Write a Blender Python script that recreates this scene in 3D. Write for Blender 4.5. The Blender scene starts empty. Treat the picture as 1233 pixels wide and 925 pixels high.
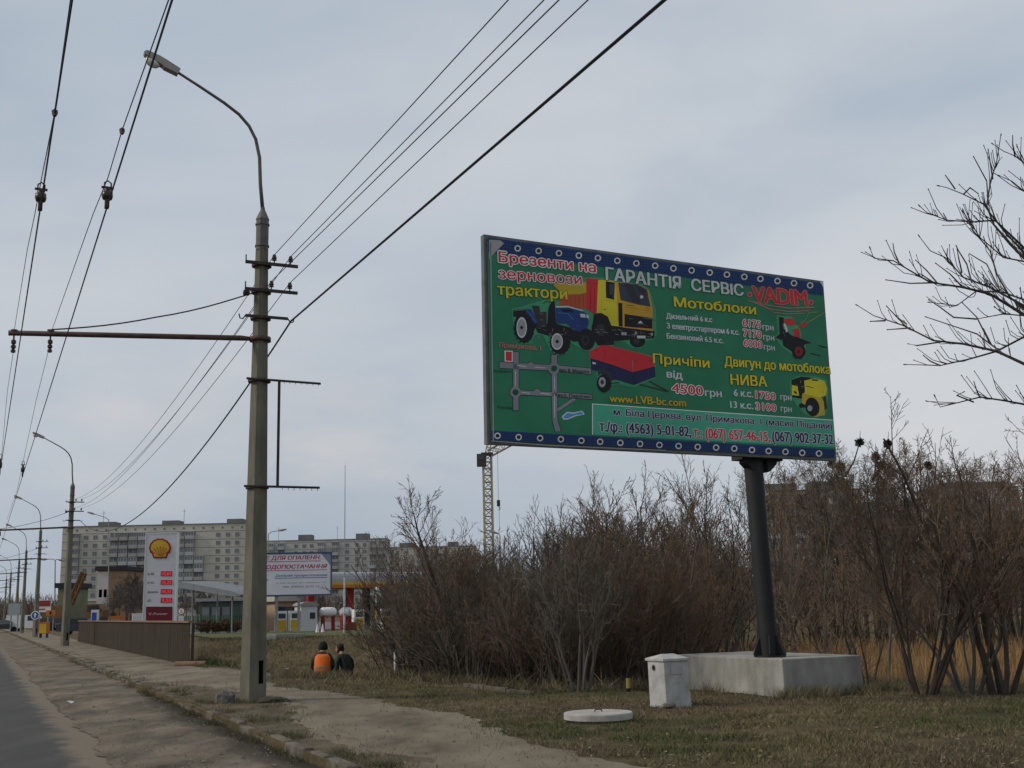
import bpy, math, random
from mathutils import Vector, Matrix, noise
R = math.radians
scene = bpy.context.scene
col = scene.collection
V = Vector

# ------------------------------------------------------------------ camera
EYE, FPX = 1.65, 1400.0
_p, _r = R(10.92), R(1.25)
_fw = V((0, math.cos(_p), math.sin(_p))); _ri = V((1, 0, 0)); _up = V((0, -math.sin(_p), math.cos(_p)))
CR = _ri * math.cos(_r) - _up * math.sin(_r)
CU = _up * math.cos(_r) + _ri * math.sin(_r)
cd = bpy.data.cameras.new('camera'); cam = bpy.data.objects.new('camera', cd); col.objects.link(cam)
cd.sensor_width = 36.0; cd.lens = FPX / 1233.0 * 36.0; cd.clip_start = 0.1; cd.clip_end = 12000
cam.matrix_world = Matrix(((CR.x, CU.x, -_fw.x, 0), (CR.y, CU.y, -_fw.y, 0), (CR.z, CU.z, -_fw.z, EYE), (0, 0, 0, 1)))
scene.camera = cam

# ------------------------------------------------------------------ world, sun, exposure
SUN_EL, SUN_AZ = R(36), R(-98)          # azimuth measured from +Y towards +X (negative = left)
world = bpy.data.worlds.new('World'); scene.world = world; world.use_nodes = True
nt = world.node_tree; N = nt.nodes; L = nt.links; N.clear()
wo = N.new('ShaderNodeOutputWorld'); bg = N.new('ShaderNodeBackground'); bg.inputs['Strength'].default_value = 0.1
sky = N.new('ShaderNodeTexSky'); sky.sky_type = 'NISHITA'; sky.sun_disc = False
sky.sun_elevation = SUN_EL; sky.sun_rotation = SUN_AZ; sky.air_density = 1.0; sky.dust_density = 2.0
tc = N.new('ShaderNodeTexCoord'); mp = N.new('ShaderNodeMapping'); mp.inputs['Scale'].default_value = (1.0, 1.0, 2.6)
mp.inputs['Rotation'].default_value = (0, R(-14), R(20))
n1 = N.new('ShaderNodeTexNoise'); n1.inputs['Scale'].default_value = 1.9; n1.inputs['Detail'].default_value = 5; n1.inputs['Roughness'].default_value = 0.48; n1.inputs['Distortion'].default_value = 0.35
cr = N.new('ShaderNodeValToRGB')
cr.color_ramp.elements[0].position = 0.33; cr.color_ramp.elements[0].color = (4.05, 4.75, 5.6, 1)
cr.color_ramp.elements[1].position = 0.66; cr.color_ramp.elements[1].color = (6.0, 6.25, 6.6, 1)
e = cr.color_ramp.elements.new(0.5); e.color = (5.1, 5.6, 6.2, 1)
mx = N.new('ShaderNodeMixRGB'); mx.inputs['Fac'].default_value = 0.93
# low band of small bright cloud heads near the horizon
mp2 = N.new('ShaderNodeMapping'); mp2.inputs['Scale'].default_value = (1.0, 1.0, 3.0)
n2 = N.new('ShaderNodeTexNoise'); n2.inputs['Scale'].default_value = 5.5; n2.inputs['Detail'].default_value = 6; n2.inputs['Roughness'].default_value = 0.55
cr2 = N.new('ShaderNodeValToRGB'); cr2.color_ramp.elements[0].position = 0.52; cr2.color_ramp.elements[0].color = (0, 0, 0, 1)
cr2.color_ramp.elements[1].position = 0.70; cr2.color_ramp.elements[1].color = (1, 1, 1, 1)
sx = N.new('ShaderNodeSeparateXYZ')
band = N.new('ShaderNodeValToRGB')
band.color_ramp.elements[0].position = 0.03; band.color_ramp.elements[0].color = (.25, .25, .25, 1)
band.color_ramp.elements[1].position = 0.30; band.color_ramp.elements[1].color = (0, 0, 0, 1)
bb = band.color_ramp.elements.new(0.13); bb.color = (1, 1, 1, 1)
mul = N.new('ShaderNodeMath'); mul.operation = 'MULTIPLY'
mul2 = N.new('ShaderNodeMath'); mul2.operation = 'MULTIPLY'; mul2.inputs[1].default_value = 0.65
mx2 = N.new('ShaderNodeMixRGB'); mx2.inputs['Color2'].default_value = (6.3, 6.2, 6.3, 1)
# slow change of cloud thickness over the sky
n3 = N.new('ShaderNodeTexNoise'); n3.inputs['Scale'].default_value = 1.1; n3.inputs['Detail'].default_value = 2
cr3 = N.new('ShaderNodeValToRGB'); cr3.color_ramp.elements[0].position = 0.35; cr3.color_ramp.elements[0].color = (.88, .89, .91, 1)
cr3.color_ramp.elements[1].position = 0.65; cr3.color_ramp.elements[1].color = (1.07, 1.06, 1.05, 1)
mx3 = N.new('ShaderNodeMixRGB'); mx3.blend_type = 'MULTIPLY'; mx3.inputs['Fac'].default_value = 1.0
L.new(tc.outputs['Generated'], mp.inputs['Vector']); L.new(mp.outputs['Vector'], n1.inputs['Vector'])
L.new(n1.outputs['Fac'], cr.inputs['Fac'])
L.new(sky.outputs['Color'], mx.inputs['Color1']); L.new(cr.outputs['Color'], mx.inputs['Color2'])
L.new(tc.outputs['Generated'], mp2.inputs['Vector']); L.new(mp2.outputs['Vector'], n2.inputs['Vector'])
L.new(n2.outputs['Fac'], cr2.inputs['Fac']); L.new(tc.outputs['Generated'], sx.inputs['Vector'])
L.new(sx.outputs['Z'], band.inputs['Fac']); L.new(cr2.outputs['Color'], mul.inputs[0]); L.new(band.outputs['Color'], mul.inputs[1])
L.new(mul.outputs[0], mul2.inputs[0]); L.new(mul2.outputs[0], mx2.inputs['Fac']); L.new(mx.outputs['Color'], mx2.inputs['Color1'])
L.new(tc.outputs['Generated'], n3.inputs['Vector']); L.new(n3.outputs['Fac'], cr3.inputs['Fac'])
L.new(mx2.outputs['Color'], mx3.inputs['Color1']); L.new(cr3.outputs['Color'], mx3.inputs['Color2'])
L.new(mx3.outputs['Color'], bg.inputs['Color']); L.new(bg.outputs['Background'], wo.inputs['Surface'])

sl = bpy.data.lights.new('sun', 'SUN'); sl.energy = 1.9; sl.angle = R(10); sl.color = (1.0, 0.92, 0.80)
so = bpy.data.objects.new('sun', sl); col.objects.link(so)
sd = V((math.sin(SUN_AZ) * math.cos(SUN_EL), math.cos(SUN_AZ) * math.cos(SUN_EL), math.sin(SUN_EL)))
so.rotation_euler = sd.to_track_quat('Z', 'Y').to_euler(); so.location = (-20, 10, 40)

scene.view_settings.view_transform = 'Standard'; scene.view_settings.look = 'None'
scene.view_settings.exposure = 0.0; scene.view_settings.gamma = 1.0; scene.view_settings.use_curve_mapping = False

# ------------------------------------------------------------------ where a line of sight meets a plane (used to place things at real points)
AZ = R(24.5)                                   # the road runs away 24.5 degrees left of the view
RD = V((-math.sin(AZ), math.cos(AZ), 0)); RN = V((math.cos(AZ), math.sin(AZ), 0))
EYEV = V((0, 0, EYE))
def ray(x, y): return CR * ((x - 616.5) / FPX) - CU * ((y - 462.5) / FPX) + _fw
def hit_z(x, y, z): d = ray(x, y); return EYEV + d * ((z - EYE) / d.z)
def hit_Y(x, y, Y): d = ray(x, y); return EYEV + d * (Y / d.y)
def hit_plane(x, y, p, n): d = ray(x, y); return EYEV + d * ((p - EYEV).dot(n) / d.dot(n))
def hit_t(x, y, t): return hit_plane(x, y, RN * t, RN)
def hit_s(x, y, s): return hit_plane(x, y, RD * s, RD)
def st(s, t, z=0): p = RD * s + RN * t; p.z = z; return p
def s_of(p): return V((p.x, p.y, 0)).dot(RD)
def t_of(p): return V((p.x, p.y, 0)).dot(RN)
def sstep(a, b, x):
    u = min(1, max(0, (x - a) / (b - a))); return u * u * (3 - 2 * u)
LAWN = 0.12
def ridge_y(x):                                # the near edge of the hollow
    pts = ((-60, 33.5), (-12, 31.5), (-5, 28.6), (-3, 28.4), (0.2, 23.2), (2.6, 22.6), (4.0, 25.4), (6.4, 24.6), (8.0, 21.6), (14, 20.5), (60, 19))
    for (a, ya), (b, yb) in zip(pts, pts[1:]):
        if x <= b: return ya + (yb - ya) * max(0, (x - a)) / (b - a)
    return 19
def hollow(x, y):
    t = x * RN.x + y * RN.y
    near = ridge_y(x)
    far0 = 58 + 62 * sstep(2, 26, x); far1 = far0 + 14
    a = sstep(near - 0.5, near + 8, y) if x > 2 else sstep(near - 0.4, near + 7, y)
    return 2.3 * a * (1 - sstep(far0, far1, y)) * sstep(6.9, 11, t)
def ground_z(x, y):
    s = x * RD.x + y * RD.y; t = x * RN.x + y * RN.y
    if t < 3.44: return -0.03
    z = LAWN - hollow(x, y)
    if 7.5 < t and y < 140:
        k = sstep(7.5, 9, t)
        z += k * 0.05 * noise.noise(V((x * 0.5, y * 0.5, 3.1))) + k * 0.025 * noise.noise(V((x * 1.7, y * 1.7, 1.1)))
    return z

# ------------------------------------------------------------------ object helpers
def tag(o, label=None, cat=None, group=None, kind=None):
    if label: o['label'] = label
    if cat: o['category'] = cat
    if group: o['group'] = group
    if kind: o['kind'] = kind
    return o
def empty(name, loc, label=None, cat=None, group=None, rz=0):
    o = bpy.data.objects.new(name, None); col.objects.link(o); o.empty_display_size = 0.2
    o.location = loc; o.rotation_euler = (0, 0, rz)
    return tag(o, label, cat, group)
def copy_tree(o, parent=None):
    c = o.copy(); col.objects.link(c); c.parent = parent
    for ch in o.children: copy_tree(ch, c)
    return c
def origin_of(o):
    m = Matrix.Identity(4)
    while o is not None:
        m = Matrix.Translation(o.location) @ o.rotation_euler.to_matrix().to_4x4() @ m
        o = o.parent
    return m

class MB:
    """collects faces; build() links them as one mesh object"""
    def __init__(s, frame=None): s.v = []; s.f = []; s.m = []; s.mi = 0; s.fr = frame
    def add(s, vs, fs, mi=None):
        b = len(s.v); mi = s.mi if mi is None else mi
        s.v.extend(tuple(q) for q in vs)
        for f in fs: s.f.append(tuple(b + i for i in f)); s.m.append(mi)
    def box(s, c, size, ax=None, taper=1.0):
        c = V(c); X, Y, Z = ax or (V((1, 0, 0)), V((0, 1, 0)), V((0, 0, 1)))
        a, b, h = (q / 2 for q in size); vs = []
        for k, z in ((1, -h), (taper, h)):
            for x, y in ((-a, -b), (a, -b), (a, b), (-a, b)): vs.append(c + X * x * k + Y * y * k + Z * z)
        s.add(vs, [(3, 2, 1, 0), (4, 5, 6, 7), (0, 1, 5, 4), (1, 2, 6, 5), (2, 3, 7, 6), (3, 0, 4, 7)])
    def tube(s, pts, rad, n=6, cap=True):
        pts = [V(p) for p in pts]
        if not hasattr(rad, '__len__'): rad = [rad] * len(pts)
        vs = []; fs = []; up = None
        for i, p in enumerate(pts):
            d = (pts[min(i + 1, len(pts) - 1)] - pts[max(i - 1, 0)])
            if d.length < 1e-9: d = V((0, 0, 1))
            d.normalize()
            if up is None: up = d.orthogonal().normalized()
            up = (up - d * up.dot(d))
            up = up.normalized() if up.length > 1e-6 else d.orthogonal().normalized()
            w = d.cross(up)
            for k in range(n):
                a = 2 * math.pi * k / n; vs.append(p + (up * math.cos(a) + w * math.sin(a)) * rad[i])
        for i in range(len(pts) - 1):
            for k in range(n):
                k2 = (k + 1) % n; fs.append((i * n + k, i * n + k2, (i + 1) * n + k2, (i + 1) * n + k))
        if cap:
            fs.append(tuple(range(n - 1, -1, -1))); b = (len(pts) - 1) * n; fs.append(tuple(range(b, b + n)))
        s.add(vs, fs)
    def lathe(s, prof, c=(0, 0, 0), n=16, ax=None, sx=1, sy=1):
        c = V(c); X, Y, Z = ax or (V((1, 0, 0)), V((0, 1, 0)), V((0, 0, 1))); vs = []; fs = []
        for r, z in prof:
            for k in range(n):
                a = 2 * math.pi * k / n; vs.append(c + X * r * sx * math.cos(a) + Y * r * sy * math.sin(a) + Z * z)
        for i in range(len(prof) - 1):
            for k in range(n):
                k2 = (k + 1) % n; fs.append((i * n + k, i * n + k2, (i + 1) * n + k2, (i + 1) * n + k))
        fs.append(tuple(range(n - 1, -1, -1))); b = (len(prof) - 1) * n; fs.append(tuple(range(b, b + n)))
        s.add(vs, fs)
    def prism(s, poly, o, X, Y, Z, z0, z1):
        """polygon in the X,Y frame at o, swept along Z from z0 to z1"""
        o = V(o); n = len(poly)
        vs = [o + X * a + Y * b + Z * z0 for a, b in poly] + [o + X * a + Y * b + Z * z1 for a, b in poly]
        fs = [tuple(range(n - 1, -1, -1)), tuple(range(n, 2 * n))] + [(i, (i + 1) % n, n + (i + 1) % n, n + i) for i in range(n)]
        s.add(vs, fs)
    def build(s, name, mats, parent=None, smooth=False, local=False, **kw):
        me = bpy.data.meshes.new(name)
        if parent is not None and not local:
            inv = origin_of(parent).inverted(); vs = [tuple(inv @ V(q)) for q in s.v]
        else: vs = s.v
        me.from_pydata(vs, [], s.f)
        for m in (mats if isinstance(mats, (list, tuple)) else [mats]): me.materials.append(m)
        me.polygons.foreach_set('material_index', s.m)
        if smooth: me.polygons.foreach_set('use_smooth', [True] * len(s.f))
        me.update()
        o = bpy.data.objects.new(name, me); col.objects.link(o)
        if parent is not None: o.parent = parent
        return tag(o, kw.get('label'), kw.get('cat'), kw.get('group'), kw.get('kind'))

# ------------------------------------------------------------------ materials
MATS = {}
def mat(name, c, rough=0.8, var=0.15, scale=6.0, c2=None, bump=0.0, bscale=None, metal=0.0, spec=0.3, stretch=None, detail=5, emit=0.0, trans=0.0):
    if name in MATS: return MATS[name]
    m = bpy.data.materials.new(name); m.use_nodes = True; t = m.node_tree; n = t.nodes; l = t.links
    b = n['Principled BSDF']; b.inputs['Roughness'].default_value = rough; b.inputs['Metallic'].default_value = metal
    b.inputs['Specular IOR Level'].default_value = spec
    tcn = n.new('ShaderNodeTexCoord'); mpn = n.new('ShaderNodeMapping'); l.new(tcn.outputs['Object'], mpn.inputs['Vector'])
    if stretch: mpn.inputs['Scale'].default_value = stretch
    ns = n.new('ShaderNodeTexNoise'); ns.inputs['Scale'].default_value = scale; ns.inputs['Detail'].default_value = detail; ns.inputs['Roughness'].default_value = 0.62
    l.new(mpn.outputs['Vector'], ns.inputs['Vector'])
    rp = n.new('ShaderNodeValToRGB'); a, z = rp.color_ramp.elements
    d = c2 or tuple(min(1, q * (1 + var)) for q in c)
    lo = c if c2 else tuple(q * (1 - var) for q in c)
    a.position = 0.3; z.position = 0.7; a.color = (*lo, 1); z.color = (*d, 1)
    l.new(ns.outputs['Fac'], rp.inputs['Fac']); l.new(rp.outputs['Color'], b.inputs['Base Color'])
    if bump:
        nb = n.new('ShaderNodeTexNoise'); nb.inputs['Scale'].default_value = bscale or scale * 4; nb.inputs['Detail'].default_value = 6
        l.new(tcn.outputs['Object'], nb.inputs['Vector'])
        bp = n.new('ShaderNodeBump'); bp.inputs['Strength'].default_value = bump; bp.inputs['Distance'].default_value = 0.02
        l.new(nb.outputs['Fac'], bp.inputs['Height']); l.new(bp.outputs['Normal'], b.inputs['Normal'])
    if emit:
        b.inputs['Emission Color'].default_value = (*c, 1); b.inputs['Emission Strength'].default_value = emit
    MATS[name] = m; return m

def text_mesh(txt, bold=0.0, shear=0.0, spacing=1.0):
    c = bpy.data.curves.new('lettering', 'FONT'); c.body = txt; c.size = 1; c.resolution_u = 3; c.space_character = spacing
    o = bpy.data.objects.new('lettering', c); col.objects.link(o)
    bpy.context.view_layer.update()
    dg = bpy.context.evaluated_depsgraph_get()
    me = bpy.data.meshes.new_from_object(o.evaluated_get(dg))
    vs = [(v.co.x, v.co.y) for v in me.vertices]; fs = [tuple(p.vertices) for p in me.polygons]
    bpy.data.objects.remove(o); bpy.data.curves.remove(c); bpy.data.meshes.remove(me)
    # the letter en comes as three overlapping outlines: give it one clean H outline instead
    drop = set(); add = []
    for i in range(len(vs) - 11):
        (ax, ay), (bx, by), (cx, cy), (dx, dy) = vs[i:i + 4]
        if abs(by - ay + .081) < 1e-3 and abs(cx - bx + .299) < 1e-3 and abs(dy - cy - .081) < 1e-3:
            x = cx - .142; drop |= set(range(i, i + 12)); n = len(vs)
            for a0, b0, a1, b1 in ((.075, 0, .163, .542), (.421, 0, .509, .542), (.163, .238, .421, .319)):
                n = len(vs); vs += [(x + a0, b0), (x + a1, b0), (x + a1, b1), (x + a0, b1)]; add.append((n, n + 1, n + 2, n + 3))
    fs = [f for f in fs if not (set(f) & drop)] + add
    return [(x + shear * y, y) for x, y in vs], fs
def put_text(mb, txt, O, U, W, N_, wid, hei, mi, z=0.003, bold=0.02, shear=0.0, outline=None, ob=0.035, zz=0.0012, spacing=1.0):
    """text on the plane O,U,W (N_ towards the reader), wid x hei metres from baseline-left; strokes are thickened by laying shifted copies in thin layers"""
    vs, fs = text_mesh(txt, 0.0, shear, spacing)
    x0 = min(v[0] for v in vs); x1 = max(v[0] for v in vs); y1 = max(v[1] for v in vs)
    kx = wid / (x1 - x0); ky = hei / y1; em = hei
    def lay(dx, dy, zl_, m):
        for i, f in enumerate(fs): mb.add([O + U * ((vs[q][0] - x0) * kx + dx) + W * (vs[q][1] * ky + dy) + N_ * (zl_ + (i % 4) * .00003) for q in f], [tuple(range(len(f)))], m)
    bx = bold * em * .9; by = bold * em * .25
    if outline is not None:
        ro = ob * em * 1.15; k = 0
        for i in range(8):
            a = math.pi / 4 * i; lay(math.cos(a) * (ro + bx), math.sin(a) * (ro + by), z + k * .00012, outline); k += 1
        z += zz
    for k, (a, c) in enumerate(((-bx, -by), (bx, -by), (-bx, by), (bx, by))): lay(a, c, z + k * .00012, mi)
rng = random.Random(7)
def U_(a, b): return rng.uniform(a, b)
# ------------------------------------------------------------------ base materials
M_grass = mat('dry grass ground', (.062, .052, .027), 0.95, c2=(.155, .125, .072), scale=1.1, bump=0.6, bscale=40, detail=9)
def ground_material():
    m = bpy.data.materials.new('ground'); m.use_nodes = True; t = m.node_tree; n = t.nodes; l = t.links
    b = n['Principled BSDF']; b.inputs['Roughness'].default_value = 0.96; b.inputs['Specular IOR Level'].default_value = 0.15
    tcn = n.new('ShaderNodeTexCoord')
    def nz(sc, d=6, r=.6):
        q = n.new('ShaderNodeTexNoise'); q.inputs['Scale'].default_value = sc; q.inputs['Detail'].default_value = d; q.inputs['Roughness'].default_value = r
        l.new(tcn.outputs['Object'], q.inputs['Vector']); return q
    def ramp(src, stops):
        q = n.new('ShaderNodeValToRGB'); el = q.color_ramp.elements
        el[0].position, el[0].color = stops[0][0], (*stops[0][1], 1); el[1].position, el[1].color = stops[-1][0], (*stops[-1][1], 1)
        for p, c in stops[1:-1]: e2 = el.new(p); e2.color = (*c, 1)
        l.new(src.outputs['Fac'], q.inputs['Fac']); return q
    big = ramp(nz(.22, 5), [(.36, (.150, .115, .066)), (.52, (.105, .085, .046)), (.66, (.066, .062, .027))])
    mid = ramp(nz(2.2, 8, .7), [(.30, (.45, .43, .40)), (.72, (1.35, 1.3, 1.25))])
    fin = ramp(nz(28, 6, .75), [(.30, (.50, .50, .48)), (.70, (1.4, 1.4, 1.35))])
    m1 = n.new('ShaderNodeMixRGB'); m1.blend_type = 'MULTIPLY'; m1.inputs['Fac'].default_value = .8
    m2 = n.new('ShaderNodeMixRGB'); m2.blend_type = 'MULTIPLY'; m2.inputs['Fac'].default_value = .85
    l.new(big.outputs['Color'], m1.inputs['Color1']); l.new(mid.outputs['Color'], m1.inputs['Color2'])
    l.new(m1.outputs['Color'], m2.inputs['Color1']); l.new(fin.outputs['Color'], m2.inputs['Color2'])
    l.new(m2.outputs['Color'], b.inputs['Base Color'])
    nb = nz(35, 8, .8); bp = n.new('ShaderNodeBump'); bp.inputs['Strength'].default_value = .7; bp.inputs['Distance'].default_value = .04
    l.new(nb.outputs['Fac'], bp.inputs['Height']); l.new(bp.outputs['Normal'], b.inputs['Normal'])
    MATS['ground'] = m; return m
def dirt_material(name, lo, mid_, hi, sc=1.0, stretch=(1, 1, 1), bump=.5, rot=0.0):
    m = bpy.data.materials.new(name); m.use_nodes = True; t = m.node_tree; n = t.nodes; l = t.links
    b = n['Principled BSDF']; b.inputs['Roughness'].default_value = 0.95; b.inputs['Specular IOR Level'].default_value = 0.15
    tcn = n.new('ShaderNodeTexCoord'); mpn = n.new('ShaderNodeMapping'); mpn.vector_type = 'POINT'
    mpn.inputs['Rotation'].default_value = (0, 0, rot); mpn.inputs['Scale'].default_value = stretch
    l.new(tcn.outputs['Object'], mpn.inputs['Vector'])
    a = n.new('ShaderNodeTexNoise'); a.inputs['Scale'].default_value = sc; a.inputs['Detail'].default_value = 9; a.inputs['Roughness'].default_value = .68
    l.new(mpn.outputs['Vector'], a.inputs['Vector'])
    q = n.new('ShaderNodeValToRGB'); el = q.color_ramp.elements
    el[0].position, el[0].color = .30, (*lo, 1); el[1].position, el[1].color = .72, (*hi, 1); e2 = el.new(.5); e2.color = (*mid_, 1)
    l.new(a.outputs['Fac'], q.inputs['Fac'])
    f = n.new('ShaderNodeTexNoise'); f.inputs['Scale'].default_value = 55; f.inputs['Detail'].default_value = 5; f.inputs['Roughness'].default_value = .8
    l.new(tcn.outputs['Object'], f.inputs['Vector'])
    fr = n.new('ShaderNodeValToRGB'); fr.color_ramp.elements[0].position = .3; fr.color_ramp.elements[0].color = (.62, .62, .6, 1)
    fr.color_ramp.elements[1].position = .7; fr.color_ramp.elements[1].color = (1.28, 1.28, 1.26, 1)
    l.new(f.outputs['Fac'], fr.inputs['Fac'])
    mm = n.new('ShaderNodeMixRGB'); mm.blend_type = 'MULTIPLY'; mm.inputs['Fac'].default_value = .8
    l.new(q.outputs['Color'], mm.inputs['Color1']); l.new(fr.outputs['Color'], mm.inputs['Color2']); l.new(mm.outputs['Color'], b.inputs['Base Color'])
    bp = n.new('ShaderNodeBump'); bp.inputs['Strength'].default_value = bump; bp.inputs['Distance'].default_value = .02
    l.new(f.outputs['Fac'], bp.inputs['Height']); l.new(bp.outputs['Normal'], b.inputs['Normal'])
    MATS[name] = m; return m
M_ground = ground_material()
M_asphalt = dirt_material('asphalt', (.058, .058, .056), (.072, .071, .068), (.092, .09, .086), 1.4, (1, .25, 1), .25, -AZ)
def dust_edge(m):
    t = m.node_tree; n = t.nodes; l = t.links; b = n['Principled BSDF']; src = b.inputs['Base Color'].links[0].from_socket
    tcn = n.new('ShaderNodeTexCoord'); mpn = n.new('ShaderNodeMapping'); mpn.inputs['Rotation'].default_value = (0, 0, -AZ); l.new(tcn.outputs['Object'], mpn.inputs['Vector'])
    sp = n.new('ShaderNodeSeparateXYZ'); l.new(mpn.outputs['Vector'], sp.inputs['Vector'])
    mr = n.new('ShaderNodeMapRange'); mr.inputs['From Min'].default_value = .55; mr.inputs['From Max'].default_value = 1.75; l.new(sp.outputs['X'], mr.inputs['Value'])
    ns = n.new('ShaderNodeTexNoise'); ns.inputs['Scale'].default_value = 1.3; ns.inputs['Detail'].default_value = 9; ns.inputs['Roughness'].default_value = .75; l.new(tcn.outputs['Object'], ns.inputs['Vector'])
    ad = n.new('ShaderNodeMath'); ad.operation = 'ADD'; l.new(mr.outputs['Result'], ad.inputs[0]); l.new(ns.outputs['Fac'], ad.inputs[1])
    rp = n.new('ShaderNodeValToRGB'); rp.color_ramp.elements[0].position = .80; rp.color_ramp.elements[1].position = 1.0; rp.color_ramp.elements[0].color = (0, 0, 0, 1)
    sb = n.new('ShaderNodeMath'); sb.operation = 'SUBTRACT'; sb.inputs[1].default_value = .10; l.new(ad.outputs[0], sb.inputs[0]); l.new(sb.outputs[0], rp.inputs['Fac'])
    mx_ = n.new('ShaderNodeMixRGB'); mx_.inputs['Color2'].default_value = (.165, .140, .105, 1); l.new(rp.outputs['Color'], mx_.inputs['Fac']); l.new(src, mx_.inputs['Color1']); l.new(mx_.outputs['Color'], b.inputs['Base Color'])
dust_edge(M_asphalt)
M_verge = dirt_material('dirt verge', (.055, .046, .028), (.115, .094, .062), (.19, .158, .115), 1.3, (1, .6, 1), .8, -AZ)
M_kerb = mat('old kerb concrete', (.060, .052, .040), .95, c2=(.165, .145, .115), scale=4.0, bump=.6, bscale=30, detail=10)
M_sand = dirt_material('sandy shoulder', (.058, .047, .034), (.150, .126, .094), (.255, .22, .17), 1.1, (1, .42, 1), .8, -AZ)
def damp_gutter(m):
    t = m.node_tree; n = t.nodes; l = t.links; b = n['Principled BSDF']; src = b.inputs['Base Color'].links[0].from_socket
    tcn = n.new('ShaderNodeTexCoord'); mpn = n.new('ShaderNodeMapping'); mpn.inputs['Rotation'].default_value = (0, 0, -AZ); l.new(tcn.outputs['Object'], mpn.inputs['Vector'])
    sp = n.new('ShaderNodeSeparateXYZ'); l.new(mpn.outputs['Vector'], sp.inputs['Vector'])
    mr = n.new('ShaderNodeMapRange'); mr.inputs['From Min'].default_value = 2.55; mr.inputs['From Max'].default_value = 3.45; l.new(sp.outputs['X'], mr.inputs['Value'])
    far = n.new('ShaderNodeMapRange'); far.inputs['From Min'].default_value = 31; far.inputs['From Max'].default_value = 22; l.new(sp.outputs['Y'], far.inputs['Value'])
    mu = n.new('ShaderNodeMath'); mu.operation = 'MULTIPLY'; l.new(mr.outputs['Result'], mu.inputs[0]); l.new(far.outputs['Result'], mu.inputs[1])
    mp3 = n.new('ShaderNodeMapping'); mp3.inputs['Scale'].default_value = (1, .3, 1); l.new(mpn.outputs['Vector'], mp3.inputs['Vector'])
    ns = n.new('ShaderNodeTexNoise'); ns.inputs['Scale'].default_value = 2.2; ns.inputs['Detail'].default_value = 9; ns.inputs['Roughness'].default_value = .72; l.new(mp3.outputs['Vector'], ns.inputs['Vector'])
    ad = n.new('ShaderNodeMath'); ad.operation = 'ADD'; l.new(mu.outputs[0], ad.inputs[0]); l.new(ns.outputs['Fac'], ad.inputs[1])
    sb = n.new('ShaderNodeMath'); sb.operation = 'MULTIPLY'; sb.inputs[1].default_value = .62; l.new(ad.outputs[0], sb.inputs[0])
    rp = n.new('ShaderNodeValToRGB'); rp.color_ramp.elements[0].position = .50; rp.color_ramp.elements[1].position = .80; rp.color_ramp.elements[0].color = (0, 0, 0, 1); rp.color_ramp.elements[1].color = (.9, .9, .9, 1); l.new(sb.outputs[0], rp.inputs['Fac'])
    mx_ = n.new('ShaderNodeMixRGB'); mx_.inputs['Color2'].default_value = (.026, .022, .016, 1); l.new(rp.outputs['Color'], mx_.inputs['Fac']); l.new(src, mx_.inputs['Color1']); l.new(mx_.outputs['Color'], b.inputs['Base Color'])
damp_gutter(M_sand)
M_path = dirt_material('trodden path', (.095, .078, .055), (.185, .156, .116), (.27, .235, .182), 1.0, (1, .45, 1), .6, -AZ)
M_conc = mat('weathered concrete', (.19, .18, .15), .9, c2=(.33, .31, .265), scale=3.0, bump=.35, bscale=40, detail=9)
M_conc_light = mat('pale concrete', (.30, .29, .26), .9, c2=(.56, .55, .50), scale=2.3, bump=.3, bscale=30, detail=10)
M_conc_dark = mat('aged concrete pole', (.105, .098, .075), .92, c2=(.205, .19, .15), scale=2.6, bump=.5, bscale=60, stretch=(1, 1, .35), detail=9)
M_black = mat('black paint', (.012, .012, .013), .5, scale=5)
M_steel = mat('dark rusty steel', (.030, .026, .024), .7, c2=(.075, .055, .045), scale=9)
M_galv = mat('grey galvanised steel', (.20, .20, .20), .5, c2=(.32, .32, .31), scale=6, metal=.3)
M_wire = mat('wire', (.025, .025, .027), .6, scale=3)
M_cable = mat('rubber cable', (.012, .012, .013), .6, scale=3)
M_brown_pipe = mat('rust brown pipe', (.060, .036, .030), .75, c2=(.12, .075, .06), scale=6)
M_porc = mat('brown porcelain', (.05, .035, .028), .3, scale=4)
M_white = mat('white paint', (.70, .70, .69), .6, var=.08, scale=2)
M_hole_shade = mat('painted inner shade', (.01, .01, .01), .9, scale=2)  # near-black colour carries the shade inside openings
M_cloudyglass = mat('lamp glass', (.55, .54, .48), .25, c2=(.68, .67, .62), scale=4, spec=.5)
M_alu = mat('grey lamp housing', (.24, .23, .21), .5, c2=(.36, .35, .32), scale=4, metal=.2)

# ------------------------------------------------------------------ ground, road, shoulder, path, kerb
def lines(fine0, fine1, step, far, start=None):
    a = []; x = fine0
    while x < fine1: a.append(x); x += step
    d = step
    while x < far: a.append(x); d *= 1.25; x += d
    a.append(far); return a
sl_ = sorted(set([-q for q in (40, 80, 200, 600, 2000)] + lines(-20, 130, .75, 5000)))
tl_ = [-5000, -2000, -900, -400, -180, -80, -40, -20, -12, -9, -4, 0, 3.435, 3.445, 3.7, 4.3, 5, 5.7, 6.3] + lines(6.9, 75, .7, 5000)
mb = MB(); nS, nT = len(sl_), len(tl_); vs = []
for s in sl_:
    for t in tl_:
        p = st(s, t); vs.append((p.x, p.y, ground_z(p.x, p.y)))
mb.add(vs, [(i * nT + j, i * nT + j + 1, (i + 1) * nT + j + 1, (i + 1) * nT + j) for i in range(nS - 1) for j in range(nT - 1)])
mb.build('ground', M_ground, smooth=False, kind='structure')

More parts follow.
